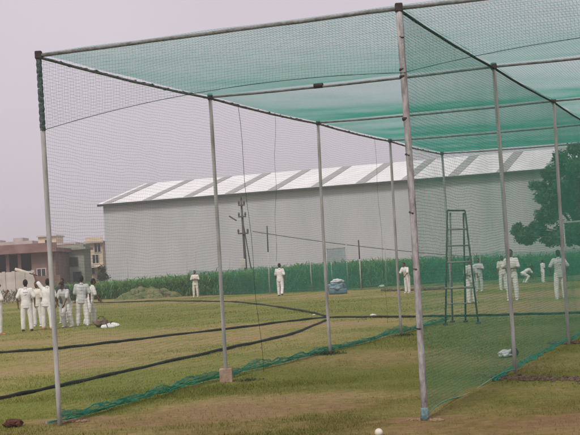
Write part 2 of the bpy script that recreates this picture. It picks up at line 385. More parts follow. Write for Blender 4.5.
# maroon house with a deep verandah
Y = 112
def LX(px, Y=Y, py=275): return at(px, py, Y).x
def LZ(px, py, Y): return at(px, py, Y).z
mh = empty('maroon_house', (LX(0), Y, 0), 0, 'maroon flat-roofed house with a deep dark verandah, at the left edge', 'house')
x0 = LX(-45)-LX(0); x1 = LX(32)-LX(0); x2 = LX(56)-LX(0); zt = LZ(30, 244, Y); zb = LZ(30, 253, Y)
b = MB(); b.box((x1, 0, 0), (x2, 8, zb-.003)); b.box((x0, 4, 0), (x1-.003, 8, zb-.003)); b.box((x0, 0, 0), (x0+.4, 3.99, zb-.003)); b.build('wall', m_maroon, mh)
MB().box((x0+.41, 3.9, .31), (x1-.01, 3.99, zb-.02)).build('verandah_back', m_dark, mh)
MB().box((x0+.41, .2, .0), (x1-.01, 3.89, .3)).build('verandah_floor', m_conc, mh)
rr = MB(); rr.box((x0-.5, -.8, zb), (x2+.3, 8.3, zb+.35)); rr.box((x0-.5, -.8, zb+.352), (x2+.3, -.6, zt)); rr.box((x0-.5, 8.1, zb+.352), (x2+.3, 8.3, zt)); rr.build('roof', m_slab, mh)
for px in (-20, 8, 20): MB().box((LX(px)-LX(0)-.14, .0, .302), (LX(px)-LX(0)+.14, .28, zb-.004)).build('column', m_maroon, mh)
win(mh, x1+.5, x1+1.2, 1.4, 2.5, 0)
win(mh, (x0+x1)/2+1.0, (x0+x1)/2+1.9, 1.3, 2.4, 3.9)
# whitewashed compound wall
cw = empty('compound_wall', (LX(0, 100), 100, 0), 0, 'low whitewashed boundary wall in front of the maroon house', 'wall')
xa = LX(-45, 100)-LX(0, 100); xb = LX(33, 100)-LX(0, 100); xc = LX(60, 100)-LX(0, 100); zw = LZ(20, 271.5, 100)
b = MB(); b.box((xa, 0, 0), (xb, .2, zw)); b.build('panel', m_white, cw)
b = MB()
for k in range(9): xx = xa+(xb-xa)*k/8; b.box((xx-.12, -.06, 0), (xx+.12, -.003, zw+.06))
b.build('pier', m_white, cw)
MB().box((xb+.15, 0, 0), (xc, .2, zw-.45)).build('red_panel', m_maroon, cw)
# grey green house
Y = 119; gh = empty('grey_green_house', (LX(57, Y), Y, 0), 0, 'small grey-green flat-roofed house with one dark window right of the maroon house', 'house')
wx = LX(85, Y)-LX(57, Y); z1 = LZ(72, 250, Y); z2 = LZ(72, 245, Y)
MB().box((0, 0, 0), (wx, 4, z1)).build('wall', m_grn, gh)
MB().box((-.25, -.4, z1+.002), (wx+.25, 4.2, z1+.22)).build('roof', m_grn, gh)
pp = MB(); pp.box((0, 0, z1+.222), (wx, .15, z2)); pp.box((0, 3.8, z1+.222), (wx, 3.95, z2)); pp.box((0, .152, z1+.222), (.15, 3.798, z2)); pp.box((wx-.15, .152, z1+.222), (wx, 3.798, z2)); pp.build('parapet', m_grn, gh)
wa_ = (LX(70, Y)-LX(57, Y)); win(gh, wa_, wa_+.75, LZ(72, 266, Y), LZ(72, 258, Y), 0, m_trim); win(gh, .6, 1.1, 1.5, 2.5, 0, m_trim)
MB().box((1.5, -.05, .0), (2.3, -.004, 2.1)).build('door', m_dark, gh)
# cream house behind with stair room
Y = 140; ch = empty('cream_house', (LX(36, Y), Y, 0), 0, 'cream house with a rooftop stair room rising behind the maroon house', 'house')
wx = LX(76, Y)-LX(36, Y); z1 = LZ(50, 246, Y)
MB().box((0, 0, 0), (wx, 8, z1)).build('wall', m_cream, ch)
MB().box((-.2, -.3, z1+.002), (wx+.2, 8.2, z1+.25)).build('roof', m_white, ch)
sx0 = LX(39, Y)-LX(36, Y); sx1 = LX(57, Y)-LX(36, Y); zs = LZ(48, 236.5, Y)
st = MB().box((sx0, .5, z1+.252), (sx1, 5, zs)).build('stair_room', m_cream, ch)
MB().box((sx0-.15, .3, zs+.002), (sx1+.15, 5.2, zs+.16)).build('slab', m_white, st)
MB().box((LX(46, Y)-LX(36, Y), .45, z1+.3), (LX(49, Y)-LX(36, Y), .497, zs-.35)).build('doorway', m_dark, st)
# cream house to the right
Y = 128; c2 = empty('cream_house', (LX(87.5, Y), Y, 0), 0, 'pale cream two-window house beside the left corner of the warehouse', 'house')
wx = LX(104, Y)-LX(87.5, Y); z1 = LZ(96, 243, Y)
MB().box((0, 0, 0), (wx, 7, z1)).build('wall', m_cream, c2)
MB().box((-.15, -.35, z1+.002), (wx+.15, 7.2, z1+.2)).build('roof', m_white, c2)
p_ = MB(); p_.box((0, 0, z1+.202), (wx, .14, z1+.62)); p_.build('parapet', m_cream, c2)
for px, py in ((96.5, 259), (92, 270), (99, 247.8)):
    xx = LX(px, Y)-LX(87.5, Y); zz = LZ(px, py, Y)
    if zz+.45 < z1: win(c2, xx-.3, xx+.3, zz-.42, zz+.42, 0)
MB().box((.2, -.9, z1*.5), (wx-.05, -.004, z1*.5+.12)).build('balcony_ledge', m_cream, c2)
# pale block farther away
Y = 175; f2 = empty('distant_block', (LX(-20, Y), Y, 0), 0, 'faint pinkish low block seen over the maroon roof at the far left', 'building')
wx = LX(34, Y)-LX(-20, Y); z1 = LZ(15, 241.5, Y)
MB().box((0, 0, 0), (wx, 9, z1)).build('wall', m_pinkish, f2)
b = MB(); b.box((wx*.62, 1, z1+.002), (wx*.80, 5, z1+.5)); b.box((wx*.25, 1, z1+.002), (wx*.36, 5, z1+.35)); b.build('roof_room', m_pinkish, f2)
for k in range(6): win(f2, wx*(.08+.15*k), wx*(.08+.15*k)+1, z1-2.0, z1-.9, 0)

# ------------------------------------------------------------------ trees
def leaves(clumps, n_per, size, col, yel=(.10, .15, .04)):
    C = []; Nn = []
    for (c, r) in clumps:
        k = int(n_per*r*r)
        v = rng.normal(size=(k, 3)); v /= np.linalg.norm(v, axis=1)[:, None]; rad = r*rng.uniform(.35, 1.0, (k, 1))**.6*(1+.18*rng.normal(size=(k, 1)))
        C.append(np.array(c)[None]+v*rad*np.array([[1, 1, .8]])); Nn.append(rng.uniform(.6, 1.45)*np.ones(k))
    C = np.concatenate(C); sh = np.concatenate(Nn)[:, None]; k = len(C)
    a = rng.normal(size=(k, 3)); a /= np.linalg.norm(a, axis=1)[:, None]; t = rng.normal(size=(k, 3)); bb = np.cross(a, t); bb /= np.linalg.norm(bb, axis=1)[:, None]
    s = size*rng.uniform(.6, 1.4, (k, 1))
    V = np.stack([C-a*s, C+bb*s*.45, C+a*s, C-bb*s*.45], 1).reshape(-1, 3)
    col = np.array([col])*sh*rng.uniform(.65, 1.45, (k, 1)); col = np.where(rng.random((k, 1)) < .12, np.array([yel]), col)
    return V, np.arange(4*k).reshape(-1, 4), np.repeat(col, 4, 0)
m_bark = mat('bark', (.06, .045, .03), .95, scale=6, col2=(.13, .10, .07), bump=.8)
TY = 84.0
def tree(name, base, clumps_px, n_per, size, col, label, depth=2.2, dark=None, trunk_r=.22, extra=2):
    root = empty(name, base, 0, label, 'tree'); bx, by = base.x, base.y
    cl = []; tr = MB(); fork = Vector((0, 0, 1.7))
    for (px, py, r) in clumps_px:
        p = at(px, py, by); rr = r*by/FPX
        for e in range(extra):
            off = 0 if e == 0 else random.uniform(-depth, depth)
            c = Vector((p.x-bx+random.uniform(-.3, .3)*e, off, p.z+random.uniform(-.3, .3)*e)); cl.append((tuple(c), rr*(1 if e == 0 else .85)))
            mid = (fork+c)/2+Vector((random.uniform(-.3, .3), random.uniform(-.3, .3), .25))
            tr.tube([fork-Vector((0, 0, .2)), mid, c], [trunk_r*.45, trunk_r*.28, trunk_r*.10], 6)
    tr.tube([(0, 0, -.1), (.05, 0, .6), (-.03, .02, 1.2), (0, 0, 1.9)], [trunk_r*1.35, trunk_r, trunk_r*.9, trunk_r*.8], 10)
    tr.build('trunk', m_bark, root, True)
    V, F_, c = leaves(cl, n_per, size, col); mesh_np('crown', V, F_, m_leaf, root, attr=c)
    return root
tree('broadleaf_tree', Vector((LX(588, TY, 250), TY, 0)),
     [(525, 236, 11), (517, 231, 6), (536, 231, 10), (546, 196, 11), (541, 186, 7), (553, 172, 10), (549, 214, 12), (562, 200, 15), (560, 158, 8), (573, 168, 14), (578, 192, 20),
      (590, 152, 15), (574, 149, 8), (606, 172, 22), (592, 216, 20), (567, 234, 15), (615, 205, 25), (550, 240, 9), (600, 240, 18), (630, 180, 20), (556, 186, 8), (620, 150, 14)],
     1050, .13, (.055, .135, .042), 'tall leafy green tree at the right edge in front of the warehouse')
tree('dark_shrub', Vector((LX(103, 104, 275), 104, 0)), [(103, 270, 4.5), (101, 275, 4), (106, 277, 4), (99, 279, 3)], 500, .12, (.035, .055, .022),
     'small dark shrub at the left foot of the warehouse', depth=.4, trunk_r=.06)

# ------------------------------------------------------------------ utility pole
up = at(246, 268, 88.0); PB = Vector((up.x, 88, 0)); zt = at(244.5, 200, 88).z
upo = empty('utility_pole', PB, 0, 'grey concrete utility pole with a leaning stay and short crossarms in front of the warehouse', 'utility pole')
m_upole = mat('dark_weathered_pole', (.06, .055, .05), .85, scale=3, col2=(.11, .10, .09), bump=.3)
MB().tube([(0, 0, 0), (-.03, 0, zt*.5), (-.06, 0, zt)], [.11, .09, .065], 10).build('pole', m_upole, upo, True)
MB().tube([(.5, .2, 0), (.0, .16, zt*.72)], [.045, .035], 8).build('stay', m_upole, upo, True)
for (dz, w_) in ((-.35, .24), (-1.15, .28), (-2.3, .38)):
    ca = MB().box((-w_-.05, -.19, zt+dz-.05), (w_-.05, -.10, zt+dz+.05)).build('crossarm', m_upole, upo)
    for s_ in (-1, 1):
        MB().tube([(s_*(w_-.06)-.05, -.145, zt+dz+.05), (s_*(w_-.06)-.05, -.145, zt+dz+.14), (s_*(w_-.06)-.05, -.145, zt+dz+.30)], [.03, .075, .05], 8).build('insulator', m_upole, ca, True)
MB().tube([(-.06, 0, zt), (-.06, 0, zt+.45)], [.05, .04], 8).build('insulator', m_upole, upo, True)
MB().box((-.36, -.34, HC+.0), (.0, -.14, HC+.62), .02).build('meter_box', m_white, upo)
MB().tube([(-.45, -.2, zt-1.4), (-.95, -.2, zt-1.05)], .05, 6).build('bracket', m_upole, upo)
# overhead wire: from the crossarm away to a pole outside the frame
m_wire = mat('black_wire', (.02, .02, .02), .6)
a_ = PB+Vector((.6, -.15, zt-2.2)); b_ = at(640, 262, 88.0)
wp = []
for i in range(25):
    t = i/24; p = a_.lerp(b_, t); p.z -= 1.6*4*t*(1-t)*.35; wp.append(p)
wo_ = MB().tube(wp, .022, 5).build('overhead_wire', m_wire); tag(wo_, 'thin black overhead wire running right from the utility pole', 'wire')
sp_ = empty('service_pole', (b_.x, 88, 0), 0, 'plain pole carrying the far end of the overhead wire', 'utility pole')
MB().tube([(0, 0, 0), (0, 0, b_.z+.3)], [.13, .10], 8).build('pole', m_upole, sp_, True)
MB().box((-.3, -.1, b_.z-.06), (.3, -.02+.0, b_.z+.02)).build('crossarm', m_upole, sp_)
# pale street pole with a plain crossbar near the tree, carries no lamp
q = G(567.5, 281); hp = at(567, 222, q.y).z
rp_ = empty('crossbar_pole', q, 0, 'thin pale pole with a straight crossbar under the right tree', 'pole')
MB().tube([(0, 0, 0), (0, 0, hp)], .035, 8).build('pole', m_pole, rp_, True)
MB().tube([(-.25, 0, hp-.03), (1.0, 0, hp+.0)], .045, 8).build('crossbar', m_pole, rp_, True)

# ------------------------------------------------------------------ nets
def strands(P, u, v, r):
    """P (n,m,3) polylines -> three sided prisms; u,v offset axes"""
    n, m, _ = P.shape; u = np.asarray(u, float); v = np.asarray(v, float)
    offs = [(u*math.cos(t)+v*math.sin(t))*r for t in (0.5, 2.6, 4.7)]
    V = np.stack([P+o[None, None] for o in offs], 2)          # n,m,3,3
    idx = np.arange(n*m*3).reshape(n, m, 3); F = []
    for k in range(3):
        F.append(np.stack([idx[:, :-1, k], idx[:, :-1, (k+1) % 3], idx[:, 1:, (k+1) % 3], idx[:, 1:, k]], -1).reshape(-1, 4))
    return V.reshape(-1, 3), np.concatenate(F)
def join(parts):
    V = []; F = []; o = 0
    for v, f in parts: V.append(v); F.append(f+o); o += len(v)
    return np.concatenate(V), np.concatenate(F)
def smooth_noise(shape, k):
    """periodic-free smooth random field by upsampling"""
    a = rng.normal(size=(max(2, shape[0]//k+2), max(2, shape[1]//k+2)))
    xi = np.linspace(0, a.shape[0]-1.001, shape[0]); yi = np.linspace(0, a.shape[1]-1.001, shape[1])
    x0 = xi.astype(int); y0 = yi.astype(int); fx = (xi-x0)[:, None]; fy = (yi-y0)[None]
    fx = fx*fx*(3-2*fx); fy = fy*fy*(3-2*fy)
    return a[x0][:, y0]*(1-fx)*(1-fy)+a[x0+1][:, y0]*fx*(1-fy)+a[x0][:, y0+1]*(1-fx)*fy+a[x0+1][:, y0+1]*fx*fy
def net_surface(fn, nu, nv, ru, rv, name, material, parent, wob=.006, wn_=.012):
    """fn(u,v)->(…,3) with u,v grids in 0..1;  nu lines along v, nv lines along u"""
    U, Vv = np.meshgrid(np.linspace(0, 1, nu), np.linspace(0, 1, nv), indexing='ij')
    P = fn(U, Vv)                                              # nu,nv,3
    du = P[-1, 0]-P[0, 0]; dv = P[0, -1]-P[0, 0]; du /= np.linalg.norm(du); dv /= np.linalg.norm(dv); nn = np.cross(du, dv); nn /= np.linalg.norm(nn)
    P = P+smooth_noise((nu, nv), 4)[..., None]*dv*wob+smooth_noise((nu, nv), 5)[..., None]*du*wob+smooth_noise((nu, nv), 18)[..., None]*dv*wob*2.2
    P = P+smooth_noise((nu, nv), 22)[..., None]*nn*wn_
    parts = [strands(P, du, nn, ru), strands(np.swapaxes(P, 0, 1)[:, ::2], dv, nn, rv)]   # every line across; every second vertex along it is enough
    V, F = join(parts)
    return mesh_np(name, V, F, material, parent)

cage = empty('practice_net_cage', (0, 0, 0), 0, 'tall two-lane cricket practice cage of steel pipes hung with green netting', 'net cage')
NK = 5
Lp = [Vector((HN*(-.650+.394*k), 13.42+4.03*k, 0)) for k in range(NK)]
Rp = [Vector((HN*(.295+.405*k), 12.03+4.17*k, 0)) for k in range(NK)]
lane = Rp[0]-Lp[0]
Tp = [p+Vector((3.69+.04*k, -1.39, 0)) for k, p in enumerate(Rp)]
UPZ = Vector((0, 0, 1)); Z = lambda p, z=HN: Vector((p.x, p.y, z))
# slight individual lean of the pipes (top offsets)
lean = {('L', 0): (-.02, 0), ('L', 1): (.0, .02), ('L', 2): (.03, 0), ('L', 3): (.02, 0), ('L', 4): (0, 0), ('R', 0): (.0, 0), ('R', 1): (-.02, 0), ('R', 2): (.02, 0)}
top = {}
for row, pts in (('L', Lp), ('R', Rp), ('T', Tp)):
    for k, p in enumerate(pts):
        lx, ly = lean.get((row, k), (0, 0)); t = Z(p)+Vector((lx, ly, 0)); top[row, k] = t
        old = row == 'R' and k == 0
        r = .032 if old else .026
        n = 9; bend = random.uniform(-.012, .012)
        pp = [p.lerp(t, i/n)+Vector((bend*math.sin(math.pi*i/n), 0, 0)) for i in range(n+1)]; pp[0] = p-UPZ*.2
        po = MB().tube(pp, r, 14).build('pole', m_pole_old if old else m_pole, cage, True)
        MB().box((t.x-.036, t.y-.036, t.z-.035), (t.x+.036, t.y+.036, t.z+.05), .012).build('clamp', m_rust, po)
        if old:
            for zz in (.08, .86, 1.42, 1.95, 2.5, 2.85, 3.25, 3.32, 3.62):
                c = p.lerp(t, zz/HN); tb = MB(); w_ = random.uniform(.008, .02)
                tl_ = Vector((random.uniform(-.004, .004), 0, random.uniform(-.002, .002))); tb.tube([c-UPZ*w_*.5-tl_, c+tl_, c+UPZ*w_*.5+tl_], [r+.001, r+.0035, r+.001], 12); tb.build('net_tie', m_rust, po)
            MB().tube([p+UPZ*.0, p+UPZ*.04+Vector((.0, 0, 0)), p+UPZ*.12], [r+.014, r+.008, r+.003], 12).build('foot_wrap', mat('blue_green_twine', (.07, .13, .135), .8, scale=20, col2=(.20, .27, .275), bump=.5), po, True)
        if row == 'L' and k == 0:
            tb = MB(); zz = HN-.80
            pts2 = [p.lerp(t, (zz+(HN-zz-.02)*i/40)/HN)+Vector((.003*math.sin(i*1.7), -.002*math.cos(i*2.3), 0)) for i in range(41)]
            tb.tube(pts2, [r+.002+.0025*random.random() for _ in pts2], 10); tb.build('net_wrap', mat('dark_green_wrap', (.03, .05, .045), .85, scale=30, col2=(.12, .16, .15), bump=.6), po, True)
        if row == 'L' and k == 1:
            MB().box((p.x-.085, p.y-.09, -.02), (p.x+.085, p.y+.08, .18), .012).build('footing', [mat('pink_grey_block', (.27, .15, .09), .9, scale=7, col2=(.50, .39, .29), bump=.7)], po)
def pipe(a, b, r, m, name='beam', sag=.0, n=12):
    pts = [a.lerp(b, i/n)+Vector((0, 0, -sag*4*(i/n)*(1-i/n)+.0015*math.sin(i*1.9))) for i in range(n+1)]
    return MB().tube(pts, r, 10).build(name, m, cage, True)
m_beam_front = mat('grey_front_pipe', (.13, .125, .12), .75, scale=18, col2=(.28, .27, .265), bump=.4, fac=(.3, .65))
m_beam = mat('grey_cross_pipe', (.10, .115, .11), .7, scale=14, col2=(.19, .205, .20), bump=.3)
for k in range(NK):
    m = m_beam_front if k == 0 else m_beam
    ofs = UPZ*.0
    pipe(top['L', k]+ofs, top['R', k]+ofs, .020 if k == 0 else .016, m, sag=.0 if k == 0 else .02)
    pipe(top['R', k]+ofs, top['T', k]+ofs, .020 if k == 0 else .016, m, sag=.02)
# coupler on the second cross pipe
cpl = top['L', 1].lerp(top['R', 1], .40)+UPZ*.0; dd = (top['R', 1]-top['L', 1]).normalized()
MB().tube([cpl-dd*.06, cpl+dd*.06], .038, 10).build('coupler', m_rust, cage)
m_rail = mat('dull_grey_rail', (.09, .10, .095), .7, scale=12, col2=(.20, .21, .20), bump=.3)
for row, r_, m in (('L', .016, m_rail), ('R', .015, m_rope), ('T', .02, m_pole)):
    for k in range(NK-1): pipe(top[row, k]-UPZ*.015, top[row, k+1]-UPZ*.015, r_, m, 'rail', sag=.02)
# net lashed in loops round the left rail
lp = []
for k in range(NK-1):
    a, b = top['L', k], top['L', k+1]
    for i in range(90):
        t = i/90; p = a.lerp(b, t); p.z -= .02*4*t*(1-t)+.018*abs(math.sin(t*11+k))*(1 if i % 9 else 0)
        lp.append(p+Vector((math.cos(i*1.3)*.008, 0, math.sin(i*1.3)*.006)))
MB().tube(lp, [.007+.008*random.random() for _ in lp], 6).build('net_lashing', mat('lashing', (.03, .07, .06), .85, scale=25, col2=(.12, .17, .15)), cage, True)
# side nets
def side_fn(tops, bots, bulge, lift):
    T = np.array([tuple(t) for t in tops]); Bt = np.array([tuple(b) for b in bots]); m = len(T)-1
    def fn(U, V):
        s = U*m; i = np.minimum(s.astype(int), m-1); f = (s-i)[..., None]
        a = T[i]*(1-f)+T[i+1]*f; b = Bt[i]*(1-f)+Bt[i+1]*f
        sag = .02*4*f*(1-f); a = a-np.array([0, 0, 1])*sag
        b = b+np.array([0, 0, 1])*lift*4*f*(1-f)*(.5+.5*np.sin(i[..., None]*2.1+1))
        P = b*(1-V[..., None])+a*V[..., None]
        nrm = np.array([lane.x, lane.y, 0])/lane.length
        P = P+nrm*(bulge*np.sin(math.pi*V)**1.0*(.4+.6*np.sin(U*math.pi*m)**2)*np.sin(U*7+.5))[..., None]
        # scalloped sag of the horizontal lines between the poles
        P = P-np.array([0, 0, 1])*(.05*np.sin(math.pi*V)*4*(f[..., 0])*(1-f[..., 0]))[..., None]
        return P
    return fn
tl = [top['L', k] for k in range(NK)]; tr_ = [top['R', k] for k in range(NK)]
inn = lane.normalized()
bl = [p+UPZ*.03-inn*.03 for p in Lp]; br = [p+UPZ*.03+inn*(-.03) for p in Rp]
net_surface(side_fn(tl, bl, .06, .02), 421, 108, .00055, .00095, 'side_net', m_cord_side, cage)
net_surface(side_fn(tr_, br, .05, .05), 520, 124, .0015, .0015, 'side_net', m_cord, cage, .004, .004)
# roof nets: sagging between the pipes
def roof_fn(A_, B_):
    a = np.array([tuple(t) for t in A_]); b = np.array([tuple(t) for t in B_]); m = len(a)-1
    def fn(U, V):
        s = U*m; i = np.minimum(s.astype(int), m-1); f = (s-i)[..., None]
        p = a[i]*(1-f)+a[i+1]*f; q = b[i]*(1-f)+b[i+1]*f; P = p*(1-V[..., None])+q*V[..., None]
        sg = (.055+.035*np.sin(i*1.7))*4*f[..., 0]*(1-f[..., 0])*(.35+.65*np.sin(math.pi*V))
        P = P-np.array([0, 0, 1])*(sg*1.0-.028)[..., None]; return P
    return fn
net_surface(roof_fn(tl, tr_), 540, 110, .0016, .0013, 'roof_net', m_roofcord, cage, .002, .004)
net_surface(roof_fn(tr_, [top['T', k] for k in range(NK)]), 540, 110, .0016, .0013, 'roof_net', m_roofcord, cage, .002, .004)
# front valance strips with their hem cords
def val_fn(a, b, da, db, bow):
    a = np.array(a); b = np.array(b)
    def fn(U, V):
        P = a*(1-U[..., None])+b*U[..., None]
        drop = (da*(1-U)+db*U)-bow*4*U*(1-U)
        P = P-np.array([0, 0, 1])*(drop*(1-V))[..., None]
        return P+np.array([0, -.03, 0])
    return fn
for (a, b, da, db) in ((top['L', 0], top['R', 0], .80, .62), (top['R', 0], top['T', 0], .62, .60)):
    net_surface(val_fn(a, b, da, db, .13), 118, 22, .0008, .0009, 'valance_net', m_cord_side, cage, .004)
    hp_ = []
    for i in range(41):
        t = i/40; p = a.lerp(b, t); p.z -= (da*(1-t)+db*t)-.13*4*t*(1-t); p.y -= .03; hp_.append(p)
    MB().tube(hp_, .003, 6).build('hem_cord', m_rope, cage, True)
# hanging seam cords on the left net
for (k, f, dx, z1_) in ((1, .22, .35, .0), (1, .55, -.30, 1.6), (2, .75, .1, .3), (3, .3, .05, .5)):
    a = top['L', k].lerp(top['L', k+1], f); pts2 = [a.lerp(Vector((a.x+dx*.38, a.y+dx, z1_)), i/14)+Vector((.012*math.sin(i*1.1), 0, 0)) for i in range(15)]
    MB().tube(pts2, .0032 if z1_ == 0 else .0022, 6).build('seam_cord', m_rope, cage, True)
# bunched hem lying along the foot of the nets
def hem(pts, width, n, name, height, seed):
    """slack lower edge of the net: a thick skirt that stands against the net and spreads on the grass"""
    q = np.array([tuple(p) for p in pts]); m = len(q)-1; N = 170*m; t = np.linspace(0, m, N); i = np.minimum(t.astype(int), m-1); f = (t-i)[:, None]
    c = q[i]*(1-f)+q[i+1]*f; d = q[-1]-q[0]; d /= np.linalg.norm(d); s = np.array([d[1], -d[0], 0])
    w_ = (.65+.35*np.abs(smooth_noise((2, N), 34)[0]))[None]; u = np.linspace(0, 1, n)[:, None]
    off = width*w_*np.clip(1-u*1.5, 0, 1)+.022*smooth_noise((n, N), 12)*(1-u)
    hz = .008+height*w_*u**1.4+.014*np.abs(smooth_noise((n, N), 6))
    P = c[None]+s[None, None]*off[..., None]+np.array([0, 0, 1])*hz[..., None]+d[None, None]*(.02*smooth_noise((n, N), 6))[..., None]
    V, F = join([strands(P, s, [0, 0, 1], .0025), strands(np.swapaxes(P, 0, 1), d, [0, 0, 1], .0019)]); return mesh_np(name, V, F, m_hem, cage)
hem([p-inn*(.16 if k == 1 else .07 if k else -.02) for k, p in enumerate(Lp)], -.18, 30, 'net_hem', .13, 1)
hem([Rp[0].lerp(Rp[1], .75)-inn*.06, Rp[1]-inn*.12, Rp[2]-inn*.16, Rp[3]-inn*.1, Rp[4]], .05, 7, 'net_hem', .03, 2)
# loose light cord edge of the right net, lying in the grass
cp = [Rp[0].lerp(Rp[1], t)+Vector((-.10*math.sin(t*math.pi), 0, .03+.03*math.sin(t*9))) for t in [i/30 for i in range(31)]]
MB().tube(cp, .007, 6).build('edge_cord', mat('pale_green_cord', (.10, .26, .17), .8, col2=(.16, .36, .24)), cage, True)

# ------------------------------------------------------------------ hoses lying on the ground
def hose(px_pts, r, label):
    P = [G(*q) for q in px_pts]; out = []
    for i in range(len(P)-1):
        p0 = P[max(i-1, 0)]; p1 = P[i]; p2 = P[i+1]; p3 = P[min(i+2, len(P)-1)]
        for s_ in range(12):
            t = s_/12; c = .5*((2*p1)+(p2-p0)*t+(2*p0-5*p1+4*p2-p3)*t*t+(3*p1-p0-3*p2+p3)*t**3)
            c.z = r*.8+.006*math.sin(i*3+s_); c.x += .02*fnoise(c.x, c.y, 1.5, 2); c.y += .05*fnoise(c.x, c.y, .8, 7); out.append(c)
    out.append(P[-1]+UPZ*r*.8)
    tag(MB().tube(out, r, 8).build('hose', m_hose, None, True), label, 'hose')
hose([(-30, 356), (0, 353.5), (61, 349), (130, 341), (225, 330), (290, 322), (328, 318.5), (402, 317.5), (470, 316.5), (530, 315), (620, 313)], .030, 'long black hose crossing the whole ground behind the cage, the upper of the near lines')
hose([(-30, 407), (0, 400), (61, 387), (130, 371.5), (225, 350), (290, 335), (326, 321)], .028, 'black hose nearest the camera, running diagonally from lower left to the third left cage pole')
hose([(60, 303.5), (110, 303), (155, 301.5), (220, 302), (251, 304), (300, 311), (327, 317.5)], .034, 'far black hose curving in from the crop side to the third left cage pole')

# ------------------------------------------------------------------ far net fence by the crop
FY = 70.5
nf = empty('net_fence', (0, 0, 0), 0, 'low green net fence on thin posts along the front of the crop', 'net fence')
m_post = mat('pale_post', (.32, .32, .30), .7, scale=5, col2=(.42, .42, .40)); m_post_d = mat('dark_post', (.07, .06, .06), .7)
for (px, ty, by, dk) in ((4.5, 256, 290, 0), (128, 258, 297, 0), (187, 254, 295.5, 0), (196, 252, 295, 0), (230, 252, 294.5, 0), (263, 258, 292.5, 0), (311, 259, 291.5, 0), (332, 262, 290.5, 0), (347, 243, 290, 0), (385.5, 236, 288, 0), (480, 236, 286, 0), (473, 240, 287, 0)):
    b0 = G(px+1.2, by); t0 = at(px-1, ty, b0.y)
    MB().tube([b0, t0], .026, 6).build('post', m_post, nf, True)
for (px, ty, by) in ((268, 226, 294.5), (359.5, 240, 290)):
    b0 = G(px+1.8, by); t0 = at(px-1, ty, b0.y); mid = b0.lerp(t0, .62)
    o_ = MB().tube([b0, mid], .033, 6).build('post', m_post, nf, True); MB().tube([mid, t0], .035, 6).build('post_top', m_post_d, o_, True)
fl = [G(190, 296), G(262, 294), G(312, 291.5), G(360, 290), G(430, 286), G(500, 283.5), G(600, 280)]
def fence_fn(U, V):
    q = np.array([tuple(p) for p in fl]); m = len(q)-1; s = U*m; i = np.minimum(s.astype(int), m-1); f = (s-i)[..., None]
    P = q[i]*(1-f)+q[i+1]*f; return P+np.array([0, 0, 1])*(V*(1.58-.15*4*f[..., 0]*(1-f[..., 0])))[..., None]
net_surface(fence_fn, 420, 30, .009, .007, 'netting', mat('blue_green_netting', (.02, .20, .12), .7, col2=(.03, .26, .16)), nf, .01)
# blue mesh screen behind the blue equipment
sc = empty('mesh_screen', G(339, 290)+Vector((0, .8, 0)), 0, 'hanging blue-green mesh screen behind the blue covered pile', 'screen')
def scr_fn(U, V): return np.stack([(U-.5)*1.05, 0*U+.03*np.sin(U*20), V*2.25+.05], -1)
net_surface(scr_fn, 50, 90, .003, .003, 'mesh', mat('blue_mesh', (.03, .16, .18), .7, col2=(.04, .22, .24)), sc, .003)
f_ = MB(); f_.tube([(-.55, 0, 0), (-.55, 0, 2.35)], .03, 6); f_.tube([(.55, 0, 0), (.55, 0, 2.35)], .03, 6); f_.tube([(-.55, 0, 2.32), (.55, 0, 2.32)], .025, 6); f_.build('frame', m_post, sc, True)

# ------------------------------------------------------------------ blue covered pile
def lumpy(c, r, rot=0.0, seed=0.0, amp=.18, sub=4):
    bm = bmesh.new(); bmesh.ops.create_icosphere(bm, subdivisions=sub, radius=1)
    for v in bm.verts:
        d = v.co.normalized(); k = 1+amp*mnoise.noise(d*1.7+Vector((seed, 0, 0)))+amp*.6*mnoise.noise(d*4.5+Vector((0, seed, 0)))
        v.co = Vector((d.x*r[0]*k, d.y*r[1]*k, d.z*r[2]*k))
    bmesh.ops.transform(bm, matrix=Matrix.Translation(c) @ Matrix.Rotation(rot, 4, 'Z'), verts=bm.verts)
    return bm
def lump_obj(name, bm, m, parent=None):
    me = bpy.data.meshes.new(name); bm.to_mesh(me); bm.free(); me.polygons.foreach_set('use_smooth', [True]*len(me.polygons)); return link_mesh(name, me, m, parent)
m_blue = mat('blue_tarpaulin', (.06, .13, .155), .6, scale=5, col2=(.10, .19, .215), bump=.6, bscale=9)
m_bluel = mat('faded_blue_tarpaulin', (.10, .19, .24), .6, scale=5, col2=(.22, .30, .34), bump=.6, bscale=9)
p = G(338, 294); bp_ = empty('covered_pile', p, 0, 'pile under a blue tarpaulin with a pale folded top, far centre before the crop', 'covered pile')
o_ = MB().box((-.44, -.32, 0), (.44, .32, .26), .06).build('base_cover', m_blue, bp_, True)
lump_obj('tarpaulin', lumpy(Vector((-.05, 0, .36)), (.44, .34, .24), .2, 3.3, .3), m_bluel, bp_)
lump_obj('top_fold', lumpy(Vector((.0, -.02, .62)), (.30, .25, .11), .5, 8.3, .3), mat('pale_cloth', (.42, .45, .45), .8, scale=6, col2=(.6, .62, .6), bump=.5), bp_)

